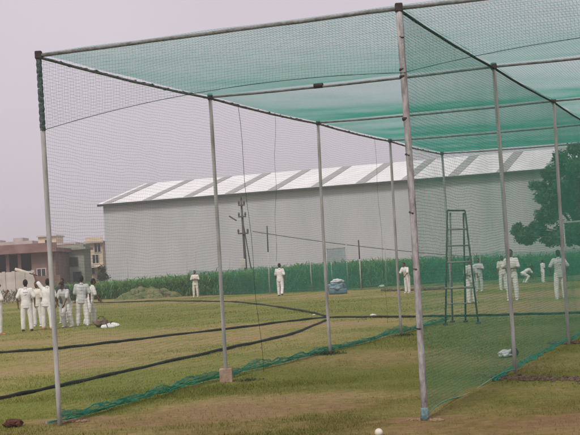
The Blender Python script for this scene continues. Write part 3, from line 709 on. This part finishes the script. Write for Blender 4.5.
# ------------------------------------------------------------------ step ladder
m_alu = mat('dark_ladder_steel', (.035, .045, .04), .6, scale=10, col2=(.08, .09, .08), bump=.2)
m_rung = mat('worn_rung', (.16, .16, .15), .6, scale=10, col2=(.30, .30, .28))
a = G(445.5, 325.5); b = G(478.3, 324.5); YL = a.y; b.y = YL-.25; b.x = at(478.3, 324, b.y).x
ta = at(447.3, 210.5, YL+.35); tb_ = at(465, 210.5, YL+.30); O = (a+b)/2; O.z = 0
ld = empty('step_ladder', O, 0, 'tall dark A-frame step ladder standing inside the netting', 'step ladder')
def rel(v): return v-O
def lg(a_, b_, nm='leg', r=.020, m=m_alu):
    return MB().tube([rel(a_), rel(b_)], r, 8).build(nm, m, ld, True)
lg(a, ta); lg(b, tb_)
c_ = a+Vector((.28, 1.0, 0)); d_ = b+Vector((-.14, 1.0, 0)); lg(c_, ta+Vector((.07, .06, -.05)), m=m_rung, r=.02); lg(d_, tb_+Vector((-.03, .06, -.05)), m=m_alu, r=.02)
for py, nm, r_ in ((211, 'top_rail', .02), (230, 'rung', .018), (246.5, 'rung', .018), (263, 'rung', .018), (304, 'rung', .014)):
    t = (py-211)/(325.-211); lg(ta.lerp(a, t), tb_.lerp(b, t), nm, r_, m_rung if py > 211 else m_alu)
t = (288.5-211)/(325-211); p1 = ta.lerp(a, t); p2 = tb_.lerp(b, t)
lg(p1-Vector((.03, 0, 0)), p2+Vector((.03, 0, 0)), 'step', .026, m_rung)
MB().box(tuple(rel(p1)+Vector((0, .0, -.02))), tuple(rel(p2)+Vector((0, .30, .015)))).build('platform', m_rung, ld)
for q_ in (a, b, c_, d_): MB().box(tuple(rel(q_)+Vector((-.05, -.06, 0))), tuple(rel(q_)+Vector((.05, .06, .05))), .01).build('foot', m_alu, ld)

# ------------------------------------------------------------------ small things on the ground
o = lump_obj('earth_clod', lumpy(Vector((0, 0, 0)), (.095, .07, .048), .2, 4.4, .35), m_redclod); o.location = G(13, 427)+UPZ*.035; tag(o, 'dark reddish-brown clod lying by the lower left corner', 'clod')
o = lump_obj('white_ball', lumpy(Vector((0, 0, 0)), (.036, .036, .036), 0, 1, .0), mat('dirty_white_ball', (.55, .52, .42), .7, scale=20, col2=(.72, .70, .6))); o.location = G(379, 436)+UPZ*.03; tag(o, 'small dirty white ball at the bottom edge', 'ball')
bg = empty('white_bag', G(508, 357.5), 0, 'crumpled white bag lying behind the netting by the second right-hand pole', 'bag')
lump_obj('sack', lumpy(Vector((-.03, 0, .055)), (.115, .08, .058), .3, 6.1, .4), mat('white_plastic', (.50, .53, .52), .5, scale=9, col2=(.72, .74, .73), bump=.6), bg)
lump_obj('dark_end', lumpy(Vector((.10, .0, .075)), (.055, .06, .065), .3, 2.1, .3, 3), m_rust, bg)
for (px, py, r, lab) in ((314, 315.5, .06, 'white scrap on the ground left of the third left pole'), (373, 316.5, .10, 'white scraps lying near the long hose, centre right'), (382, 287.5, .22, 'pale sack lying at the foot of the crop, right of centre')):
    o = lump_obj('white_scrap', lumpy(Vector((0, 0, 0)), (r*.8, r*.55, r*.35), 0, px, .35, 3), mat('scrap', (.55, .53, .48), .8, col2=(.7, .68, .62))); o.location = G(px, py)+UPZ*r*.35; tag(o, lab, 'scrap')
# ridges of dug soil: rows of clods
def clods(name, line, n, spread, size, m, label, grass=0):
    bmA = bmesh.new()
    P = [G(*q) for q in line]
    for i in range(n):
        t = random.random()*(len(P)-1); k = int(t); c = P[k].lerp(P[k+1], t-k)+Vector((random.gauss(0, spread*.4), random.gauss(0, spread), 0))
        s = size*random.uniform(.4, 1.4); r_ = bmesh.ops.create_icosphere(bmA, subdivisions=2, radius=s); sd_ = random.random()*50
        for v in r_['verts']:
            d = v.co.normalized(); v.co = d*s*(1+.45*mnoise.noise(d*2.2+Vector((sd_, 0, 0)))); v.co.z *= .65
        bmesh.ops.translate(bmA, vec=c+UPZ*s*.3, verts=r_['verts'])
    me = bpy.data.meshes.new(name); bmA.to_mesh(me); bmA.free(); o = link_mesh(name, me, m); tag(o, label, 'soil', kind='stuff')
clods('dug_soil', [(500, 379), (520, 378.5), (545, 379), (590, 381)], 300, .17, .024, m_clod, 'ridge of dark dug clods running right from the second right pole')
clods('dug_soil', [(552, 344), (570, 343.5), (600, 343)], 140, .10, .032, m_clod, 'short dark dug ridge at the foot of the third right pole')
clods('loose_soil', [(408, 420.5), (424, 420), (442, 420.5)], 170, .035, .014, m_soil, 'ring of pale loose soil round the foot of the nearest pole')
clods('loose_soil', [(44, 423), (61, 422.5), (88, 421)], 130, .04, .014, mat('reddish_soil', (.22, .13, .085), .95, scale=18, col2=(.36, .24, .16), bump=.8), 'scatter of reddish soil round the foot of the front left pole')
clods('dug_soil', [(385, 291), (420, 290.5), (445, 289)], 160, .25, .10, m_clod, 'low dark soil line near the far fence, right of centre')
# weeds at the foot of two left poles
def weeds(p, n, r, h, label, col):
    B = np.zeros((n, 3)); a = rng.uniform(0, 6.283, n); d = rng.uniform(0, r, n); B[:, 0] = np.cos(a)*d; B[:, 1] = np.sin(a)*d; a2 = rng.uniform(0, 6.283, n)
    V, F_, per = leaf_strip(B, np.stack([np.cos(a2), np.sin(a2)], 1), rng.uniform(.4, 1, n)*h, np.full(n, .006), rng.uniform(.2, 1, n), 2)
    c = np.array([col])*rng.uniform(.6, 1.4, (n, 1)); o = mesh_np('weed_tuft', V, F_, m_leaf, attr=np.repeat(c, per, 0)); o.location = p; tag(o, label, 'weeds'); return o
weeds(Lp[2]+Vector((-.05, -.1, 0)), 420, .34, .16, 'dark green weeds round the foot of the third left pole', (.04, .085, .025))
weeds(Lp[1]+Vector((.30, -.02, 0)), 220, .22, .08, 'low weeds just right of the block-footed pole', (.045, .08, .03))
weeds(Lp[3]+Vector((.1, -.1, 0)), 240, .3, .12, 'weeds at the foot of the fourth left pole', (.04, .085, .03))

# ------------------------------------------------------------------ people
m_skin = mat('dark_brown_skin', (.125, .066, .042), .6, scale=10, col2=(.165, .09, .06)); m_eye = mat('eye_dark', (.01, .01, .01), .3); m_lip = mat('lip', (.10, .035, .03), .6)
m_hair = mat('black_hair', (.008, .007, .007), .7, scale=40, col2=(.02, .018, .016), bump=.4)
m_cloth = mat('white_cricket_cloth', (.62, .61, .58), .9, scale=5, col2=(.76, .75, .72), bump=.7, bscale=12)
m_cloth2 = mat('cream_cricket_cloth', (.60, .56, .48), .9, scale=5, col2=(.72, .68, .60), bump=.7, bscale=12)
m_cloth3 = mat('grey_white_cloth', (.42, .44, .42), .9, scale=5, col2=(.55, .57, .55), bump=.7, bscale=12)
m_darkc = mat('dark_tee', (.05, .055, .06), .9, scale=5, col2=(.08, .085, .09), bump=.5)
m_print = mat('blue_grey_print', (.18, .22, .30), .8); m_orange = mat('orange_shoe', (.55, .17, .07), .6, col2=(.65, .24, .12)); m_whs = mat('white_shoe', (.6, .6, .57), .6); m_blk = mat('black_shoe', (.02, .02, .02), .5)
m_sole = mat('sole', (.25, .24, .22), .7); m_padm = mat('white_pad', (.60, .60, .56), .8, scale=10, col2=(.74, .74, .70), bump=.4)
m_wood = mat('willow', (.55, .50, .42), .6, scale=6, col2=(.70, .65, .56), stretch=(1, 1, .2)); m_grip = mat('rubber_grip', (.03, .025, .025), .8)
def remeshed(mb, name, mats, parent, vox, smooth_it=2):
    bmesh.ops.recalc_face_normals(mb.bm, faces=mb.bm.faces)
    me = bpy.data.meshes.new('tmp'); mb.bm.to_mesh(me); mb.bm.free()
    o = bpy.data.objects.new('tmp', me); COL.objects.link(o)
    md = o.modifiers.new('r', 'REMESH'); md.mode = 'VOXEL'; md.voxel_size = vox
    if smooth_it: sm = o.modifiers.new('s', 'SMOOTH'); sm.factor = .5; sm.iterations = smooth_it
    dg = bpy.context.evaluated_depsgraph_get(); dg.update()
    m2 = bpy.data.meshes.new_from_object(o.evaluated_get(dg)); m2.name = name
    bpy.data.objects.remove(o); bpy.data.meshes.remove(me)
    m2.materials.clear(); m2.polygons.foreach_set('use_smooth', [True]*len(m2.polygons))
    return link_mesh(name, m2, mats, parent)
def N(v): return Vector(v).normalized()
def person(foot, H, heading, label, ua=((-.2, 0, -1), (.2, 0, -1)), fa=((-.08, .2, -1), (.08, .2, -1)), th=((-.08, 0, -1), (.08, 0, -1)), sh=((-.02, -.03, -1), (.02, -.03, -1)),
           lean=(0, 0), headlook=(0, 0), shirt=m_cloth, trou=m_cloth, shoe=m_whs, hat=None, pads=False, printed=False, sleeve='half', group=None, hidez=0):
    """local frame: faces +Y, right is +X. vectors are (x outward signed, y forward, z)."""
    root = empty('person', foot, R(heading), label, 'person', group)
    P = Vector((0, 0, .52*H)); spine = N((math.sin(R(lean[1])), math.sin(R(lean[0])), math.cos(R(lean[0])))); ri = Vector((1, 0, 0))-spine*spine.x; ri.normalize(); fw = spine.cross(ri)*-1
    if fw.y < 0: fw = -fw
    neck = P+spine*.31*H; shd = [neck-spine*.025*H-ri*.105*H, neck-spine*.025*H+ri*.105*H]
    hip = [P-ri*.05*H-spine*.01*H, P+ri*.05*H-spine*.01*H]
    el = [shd[i]+N(ua[i])*.165*H for i in (0, 1)]; wr = [el[i]+N(fa[i])*.145*H for i in (0, 1)]
    kn = [hip[i]+N(th[i])*.245*H for i in (0, 1)]; an = [kn[i]+N(sh[i])*.235*H for i in (0, 1)]
    dz = .045*H-min(an[0].z, an[1].z); D = Vector((0, 0, dz))
    P += D; neck += D; shd = [q+D for q in shd]; hip = [q+D for q in hip]; el = [q+D for q in el]; wr = [q+D for q in wr]; kn = [q+D for q in kn]; an = [q+D for q in an]
    hd = N(spine*1.0+Vector((headlook[0]*.01, .18+headlook[1]*.01, .5))); hc = neck+hd*.115*H; 
    hr = Matrix((N(Vector((0, 1, 0)).cross(hd)), hd.cross(N(Vector((0, 1, 0)).cross(hd))), hd)).transposed()
    if hr.determinant() < 0: hr = hr @ Matrix.Diagonal((-1, 1, 1))
    def torso(mb, g, z0=-.03, z1=.30, hem_=False):
        secs = [(-.06, .078, .058), (-.02, .092, .066), (.03, .088, .062), (.09, .080, .056), (.15, .088, .062), (.21, .101, .068), (.26, .105, .060), (.295, .075, .046), (.315, .04, .038)]
        rings = []
        for (z, rx, ry) in secs:
            if z < z0 or z > z1: continue
            c = P+spine*z*H; rings.append([c+ri*math.cos(t)*(rx*H+g)+fw*math.sin(t)*(ry*H+g) for t in [2*math.pi*k/20 for k in range(20)]])
        mb.loft(rings)
    # body
    mb = MB(); torso(mb, 0, -.06, .32); mb.cap(neck-spine*.03*H, neck+hd*.06*H, .036*H, .031*H)
    mb.ell(hc, (.044*H, .055*H, .066*H), hr); mb.ell(hc+hr @ Vector((0, .012*H, -.035*H)), (.033*H, .038*H, .034*H), hr)
    mb.ell(hc+hr @ Vector((0, .056*H, -.008*H)), (.008*H, .013*H, .014*H), hr)
    mb.ell(hc+hr @ Vector((0, .045*H, .014*H)), (.03*H, .012*H, .007*H), hr); mb.ell(hc+hr @ Vector((0, .047*H, -.032*H)), (.016*H, .008*H, .006*H), hr)
    for s_ in (-1, 1): mb.ell(hc+hr @ Vector((s_*.045*H, -.004*H, -.006*H)), (.006*H, .011*H, .018*H), hr)
    for i in (0, 1):
        mb.cap(shd[i], el[i], .031*H, .024*H); mb.cap(el[i], wr[i], .024*H, .0155*H); mb.cap(hip[i], kn[i], .052*H, .034*H); mb.cap(kn[i], an[i], .034*H, .021*H)
        mb.ell(kn[i].lerp(an[i], .3)+Vector((0, -.012*H, 0)), (.03*H, .03*H, .06*H))
        # hand: palm, four curled fingers, thumb from the side
        d = (wr[i]-el[i]).normalized(); sx = 1 if i else -1; side = d.cross(Vector((sx, 0, .2))).normalized(); nrm = d.cross(side).normalized()
        pc = wr[i]+d*.026*H; rot = Matrix((side, nrm, d)).transposed(); mb.ell(pc, (.024*H, .011*H, .030*H), rot)
        for f in range(4):
            b0 = wr[i]+d*.048*H+side*(f-1.5)*.0125*H; L = (.040, .046, .043, .034)[f]*H
            m1 = b0+(d*.85-nrm*sx*.25).normalized()*L*.5; e1 = m1+(d*.6-nrm*sx*.75).normalized()*L*.5
            mb.cap(b0, m1, .0058*H, .0052*H, 6); mb.cap(m1, e1, .0052*H, .0045*H, 6)
        t0 = wr[i]+d*.016*H-side*.018*H; t1 = t0+(d*.6-side*.7).normalized()*.026*H; mb.cap(t0, t1, .0075*H, .0065*H, 6); mb.cap(t1, t1+(d*.95-side*.2).normalized()*.02*H, .0065*H, .005*H, 6)
        mb.cap(an[i], an[i]+Vector((0, .06*H, -.025*H)), .022*H, .018*H)
    bo = remeshed(mb, 'body', [m_skin, m_eye, m_lip], root, .0075*H/1.5, 1)
    inv = hr.transposed(); mi = []
    for pl in bo.data.polygons:
        q = inv @ (pl.center-hc)/H; k = 0
        if q.y > .035 and abs(abs(q.x)-.018) < .008 and abs(q.z-.004) < .0045: k = 1
        elif q.y > .04 and abs(q.x) < .015 and abs(q.z+.032) < .005: k = 2
        mi.append(k)
    bo.data.polygons.foreach_set('material_index', mi)
    # hair
    mb = MB(); mb.ell(hc+hr @ Vector((0, -.010*H, .014*H)), (.049*H, .056*H, .062*H), hr); mb.ell(hc+hr @ Vector((0, -.022*H, -.012*H)), (.045*H, .042*H, .05*H), hr)
    if hat is None: remeshed(mb, 'hair', [m_hair], root, .012, 1)
    else:
        remeshed(mb, 'hair', [m_hair], root, .012, 1)
        mb = MB(); mb.ell(hc+hr @ Vector((0, -.004*H, .03*H)), (.055*H, .063*H, .052*H), hr); mb.ell(hc+hr @ Vector((0, .06*H, .022*H)), (.045*H, .045*H, .006*H), hr); remeshed(mb, 'cap', [hat], root, .009, 1)
    # shirt: torso, collar, sleeves
    mb = MB(); torso(mb, .016*H, -.06, .30); c = P-spine*.065*H
    mb.loft([[c+spine*z*H+ri*math.cos(t)*(rx*H)+fw*math.sin(t)*(ry*H) for t in [2*math.pi*k/20 for k in range(20)]] for (z, rx, ry) in ((-.01, .105, .082), (.04, .101, .078), (.08, .097, .074))])
    mb.cap(neck-spine*.025*H, neck+hd*.012*H, .045*H, .040*H)
    for i in (0, 1):
        mb.cap(neck-spine*.035*H, shd[i], .042*H, .044*H)
        e_ = shd[i].lerp(el[i], .88); mb.cap(shd[i], e_, .044*H, .042*H, 12)
        if sleeve == 'full': mb.cap(el[i], el[i].lerp(wr[i], .85), .036*H, .026*H); mb.cap(e_, el[i], .040*H, .036*H)
    so_ = remeshed(mb, 'shirt', [shirt, m_print], root, .013, 2)
    if printed:
        mi = []
        for pl in so_.data.polygons:
            q = pl.center-P; z = q.dot(spine)/H; x = q.dot(ri)/H; y = q.dot(fw)
            k = 0
            if y < 0 and abs(x) < .05:
                if .23 < z < .245 and fnoise(x*90, 1, 1) > -.15: k = 1
                elif .165 < z < .20 and abs(x) < .03 and fnoise(x*70, z*70, 1) > .05: k = 1
            mi.append(k)
        so_.data.polygons.foreach_set('material_index', mi)
    # trousers
    mb = MB(); torso(mb, .012*H, -.06, .06)
    for i in (0, 1):
        a2 = kn[i].lerp(an[i], .97); mb.cap(hip[i], kn[i], .066*H, .052*H, 14); mb.cap(kn[i], a2, .052*H, .043*H, 14); mb.ell(kn[i].lerp(an[i], .9), (.043*H, .046*H, .03*H)); mb.cap(hip[i], P, .066*H, .07*H)
    remeshed(mb, 'trousers', [trou], root, .013, 2)
    for i in (0, 1):
        mb = MB(); c = an[i]+Vector((0, 0, -.02*H)); sz = 1 if i else -1
        z0 = c.z-.024*H
        mb.loft([[Vector((c.x+sz*.003*H, c.y+y*H, 0))+Vector((math.cos(t)*w_*H, 0, z0+max(0, (math.sin(t)+.55))*h_*H)) for t in [2*math.pi*k/12 for k in range(12)]]
                 for (y, w_, h_) in ((-.042, .016, .02), (-.032, .024, .034), (0, .027, .040), (.04, .028, .028), (.075, .030, .020), (.098, .024, .015), (.108, .012, .008))])
        s2 = mb.build('shoe', shoe, root, True)
        MB().loft([[Vector((c.x+sz*.003*H+math.cos(t)*w2*H, c.y+(.033+math.sin(t)*.076)*H, z0+zz*H)) for t in [2*math.pi*k/16 for k in range(16)]] for zz, w2 in ((-.001, .029), (.007, .030))]).build('sole', m_sole, s2, True)
        if pads:
            mb = MB(); ax = (an[i]-kn[i]).normalized(); lat = ax.cross(Vector((0, 1, 0))).normalized(); f_ = lat.cross(ax).normalized()
            if f_.y < 0: f_ = -f_
            top_ = kn[i]-ax*.07*H; rings = []
            for s3 in range(9):
                t = s3/8; c3 = top_.lerp(an[i]+ax*.01*H, t); w3 = (.052-.008*t+(.006 if .2 < t < .35 else 0))*H; arc = []
                for k in range(9):
                    an_ = math.pi*(.08+.84*k/8); arc.append(c3+lat*math.cos(an_)*w3*1.15+f_*(math.sin(an_)*w3*1.1+.012*H*(1 if k % 2 else .6)))
                for k in range(8, -1, -1):
                    an_ = math.pi*(.08+.84*k/8); arc.append(c3+lat*math.cos(an_)*w3*.9+f_*math.sin(an_)*w3*.9)
                rings.append(arc)
            mb.loft(rings).build('leg_pad', m_padm, root)
    M_ = Matrix.Translation(Vector(foot)) @ Matrix.Rotation(R(heading), 4, 'Z')
    return root, [M_ @ (wr[i]+(wr[i]-el[i]).normalized()*.05*H) for i in (0, 1)]
def bat(hand, d, label, facing=(0, -1, 0)):
    """grip at hand, blade along d"""
    d = N(d); s = d.cross(Vector(facing)).normalized(); f = s.cross(d).normalized()
    root = empty('cricket_bat', hand, 0, label, 'cricket bat')
    MB().tube([-d*.16, -d*.15, d*.14], [.012, .018, .018], 10).build('handle', m_grip, root, True)
    secs = [(.12, .018, .018), (.17, .036, .022), (.22, .052, .026), (.40, .054, .030), (.58, .054, .036), (.66, .052, .028), (.69, .040, .018)]
    MB().loft([[d*l+s*w_, d*l+s*w_*.9+f*.008, d*l+f*th_*.6, d*l-s*w_*.9+f*.008, d*l-s*w_, d*l-s*w_*.95-f*.012, d*l+s*w_*.95-f*.012] for (l, w_, th_) in secs]).build('blade', m_wood, root)
    root.scale = (.85,)*3
    return root
def Hh(px, fy, hy):
    """standing height from foot and head pixels"""
    g = G(px, fy); return at(px, hy, g.y).z
grp = 'young cricketers in white'
# 1 at the left edge
person(G(-.5, 335), 1.52, -60, 'player cut by the left picture edge, white cap and orange shoes', ua=((-.25, .1, -1), (.3, .25, -1)), fa=((-.1, .4, -1), (-.1, .6, .8)), hat=m_whs, shoe=m_orange, group=grp)
# 2
person(G(27.7, 331), 1.53, 4, 'player seen from behind, lettered shirt and black shoes, left of the raised bat', ua=((-.42, -.1, -1), (.42, -.1, -1)), fa=((.02, .15, -1), (-.02, .15, -1)), th=((-.10, 0, -1), (.10, 0, -1)), sh=((-.03, -.02, -1), (.03, -.02, -1)), shoe=m_blk, printed=True, group=grp)
# 3 raised bat
_, h3 = person(G(48, 329.5), 1.52, -8, 'player in orange shoes raising a bat high with the left arm', ua=((-.62, .1, .85), (.35, .1, -1)), fa=((-.50, .1, .9), (.1, .4, -1)), lean=(4, 5), th=((-.12, .05, -1), (.14, -.05, -1)), shoe=m_orange, group=grp)
bat(h3[0]+Vector((-.0, -.0, 0)), (-1, -.05, .36), 'pale bat held up level above the left group')
# 3b behind
person(G(38.5, 326.5), 1.45, 170, 'player half hidden behind the one raising the bat', ua=((-.2, .2, -1), (.2, .2, -1)), shirt=m_cloth2, group=grp)
# cluster right of the front left pole
person(G(64.5, 323), 1.50, 165, 'dark-shirted player at the back of the huddle beside the front left pole', shirt=m_darkc, trou=m_cloth3, ua=((-.3, .2, -1), (.3, .2, -1)), fa=((.3, .8, -.5), (-.3, .8, -.5)), group=grp)
person(G(69, 327), 1.47, 150, 'player bending forward in leg pads within the huddle', ua=((-.15, .45, -1), (.15, .45, -1)), fa=((.15, .5, -1), (-.15, .5, -1)), lean=(24, 0), th=((-.16, .28, -1), (.16, .28, -1)), sh=((-.05, -.28, -1), (.05, -.28, -1)), shirt=m_cloth3, pads=True, headlook=(0, 20), group=grp)
person(G(83, 326), 1.56, 8, 'tallest player of the huddle, back turned, with printed shirt and pads', ua=((-.25, .1, -1), (.35, .0, -1)), fa=((.0, .6, -1), (-.0, .25, -1)), th=((-.14, .08, -1), (.14, -.05, -1)), sh=((-.06, -.1, -1), (.04, -.15, -1)), lean=(4, 2), pads=True, printed=True, shirt=m_cloth3, group=grp)
person(G(91.5, 324), 1.47, -70, 'player at the right end of the huddle with one leg stretched back', ua=((-.2, .35, -1), (.2, .2, -1)), fa=((.1, .7, -.8), (-.1, .7, -.8)), th=((-.1, .3, -1), (.1, -.3, -1)), sh=((0, -.05, -1), (0, -.35, -1)), lean=(12, 0), pads=True, group=grp)
# 7 far left
person(G(196, 297), Hh(196, 297, 271), 175, 'small distant player with folded arms before the crop, left of centre', ua=((-.3, .2, -1), (.3, .2, -1)), fa=((.9, .6, .1), (-.9, .6, .1)), shirt=m_cloth2, trou=m_cloth2, group=grp)
# 8
person(G(281, 296), Hh(281, 296, 264), -12, 'player walking away before the crop at centre, one foot lifted', ua=((-.25, .25, -1), (.25, -.2, -1)), fa=((-.05, .6, -1), (.1, .2, -1)), th=((-.06, .12, -1), (.08, -.15, -1)), sh=((0, -.05, -1), (0, -.55, -1)), shoe=m_blk, group=grp)
# 9
person(G(408, 293), Hh(407, 293, 263)+.04, 140, 'stooping player just left of the nearest pole', ua=((-.3, .5, -1), (.3, .4, -1)), fa=((.1, .8, -.6), (-.1, .8, -.6)), lean=(20, 0), th=((-.1, .15, -1), (.1, -.05, -1)), group=grp)
# 10 behind ladder
_, h10 = person(G(472, 303), Hh(472, 303, 259), 200, 'player standing behind the right leg of the step ladder', ua=((-.35, .2, -1), (.3, .3, -1)), fa=((.3, .7, -.3), (-.1, .7, -.2)), shirt=m_cloth3, group=grp)
person(G(480, 291), 1.32, 150, 'smaller player farther back, right of the step ladder', ua=((-.4, .3, -.9), (.4, .3, -.9)), fa=((.4, .7, .1), (-.4, .7, .1)), shirt=m_cloth3, trou=m_cloth3, group=grp)
# 11
person(G(513.5, 300.5), Hh(513, 300.5, 250.7), 160, 'tall player in white with one arm bent across the waist, beside the second right pole', ua=((-.30, .3, -1), (.45, .15, -1)), fa=((.9, .5, -.15), (-.75, .6, -.1)), th=((-.10, .05, -1), (.12, 0, -1)), group=grp)
person(G(503.5, 290), 1.36, 190, 'player partly hidden behind the second right pole', shirt=m_cloth2, group=grp)
# 13 crouching
person(G(523.5, 283), 1.25, -80, 'small figure crouching low in the distance right of the second right pole', ua=((-.2, .6, -1), (.2, .6, -1)), fa=((.0, .5, -1), (0, .5, -1)), lean=(62, 0), th=((-.25, .85, -.55), (.25, .85, -.55)), sh=((0, -.55, -.8), (0, -.55, -.8)), group=grp)
# 14 child
person(G(543.5, 282.5), Hh(543, 282.5, 260), -60, 'small child in white standing sideways between the second and third right poles', th=((-.08, .12, -1), (.08, -.12, -1)), lean=(3, 0), ua=((-.1, .2, -1), (.1, -.1, -1)), group=grp)
# 15
person(G(561, 299.5), Hh(561, 299.5, 251), 5, 'player seen from behind at the third right pole, elbows out', ua=((-.65, -.1, -1), (.65, -.1, -1)), fa=((.15, .45, -.6), (-.15, .45, -.6)), th=((-.11, 0, -1), (.11, 0, -1)), shirt=m_cloth3, printed=True, group=grp)
# gear lying by the huddle
kb = empty('kit_bag', G(101.5, 327), R(20), 'small brown kit bag lying right of the huddle', 'kit bag')
lump_obj('bag', lumpy(Vector((0, 0, .12)), (.22, .14, .13), .3, 5, .25), mat('brown_canvas', (.10, .07, .045), .9, scale=8, col2=(.2, .15, .1), bump=.5), kb)
MB().tube([(-.12, 0, .2), (-.05, 0, .32), (.06, 0, .32), (.12, 0, .2)], .012, 6).build('strap', m_rust, kb, True)
for (px, py, rz, lab) in ((108, 328, 25, 'loose white leg pad lying nearest the kit bag'), (113, 326.5, -15, 'loose white leg pad lying farthest right of the huddle')):
    o = empty('leg_pad', G(px, py), R(rz), lab, 'leg pad', 'loose leg pads')
    MB().loft([[Vector((x*.7, math.cos(t)*w_*.8, .02+max(-.3, math.sin(t))*h_*.8)) for t in [2*math.pi*k/14 for k in range(14)]] for (x, w_, h_) in ((-.3, .05, .05), (-.26, .10, .10), (0, .11, .13), (.2, .10, .10), (.3, .07, .06))]).build('padding', m_padm, o, True)
    MB().tube([(-.05, -.115, .03), (-.05, 0, .16), (-.05, .115, .03)], .012, 6).build('strap', m_rust, o, True)

# ------------------------------------------------------------------ haze: thin pale air over the whole ground
hz = MB().box((-700, -60, -1.2), (700, 700, 30)).build('haze', [])
mh_ = bpy.data.materials.new('haze_air'); mh_.use_nodes = True; nn_ = mh_.node_tree.nodes; nn_.clear()
ho = nn_.new('ShaderNodeOutputMaterial'); pv = nn_.new('ShaderNodeVolumePrincipled'); pv.inputs['Color'].default_value = (.9, .9, .9, 1); pv.inputs['Density'].default_value = .0013
mh_.node_tree.links.new(pv.outputs[0], ho.inputs['Volume']); hz.data.materials.clear(); hz.data.materials.append(mh_); tag(hz, 'thin pale haze in the air over the ground', 'haze', kind='stuff')

tag(weeds(G(540, 379), 500, .9, .07, 'straggling weeds on the dug ridge right of the second right pole', (.07, .10, .03)), kind='stuff')
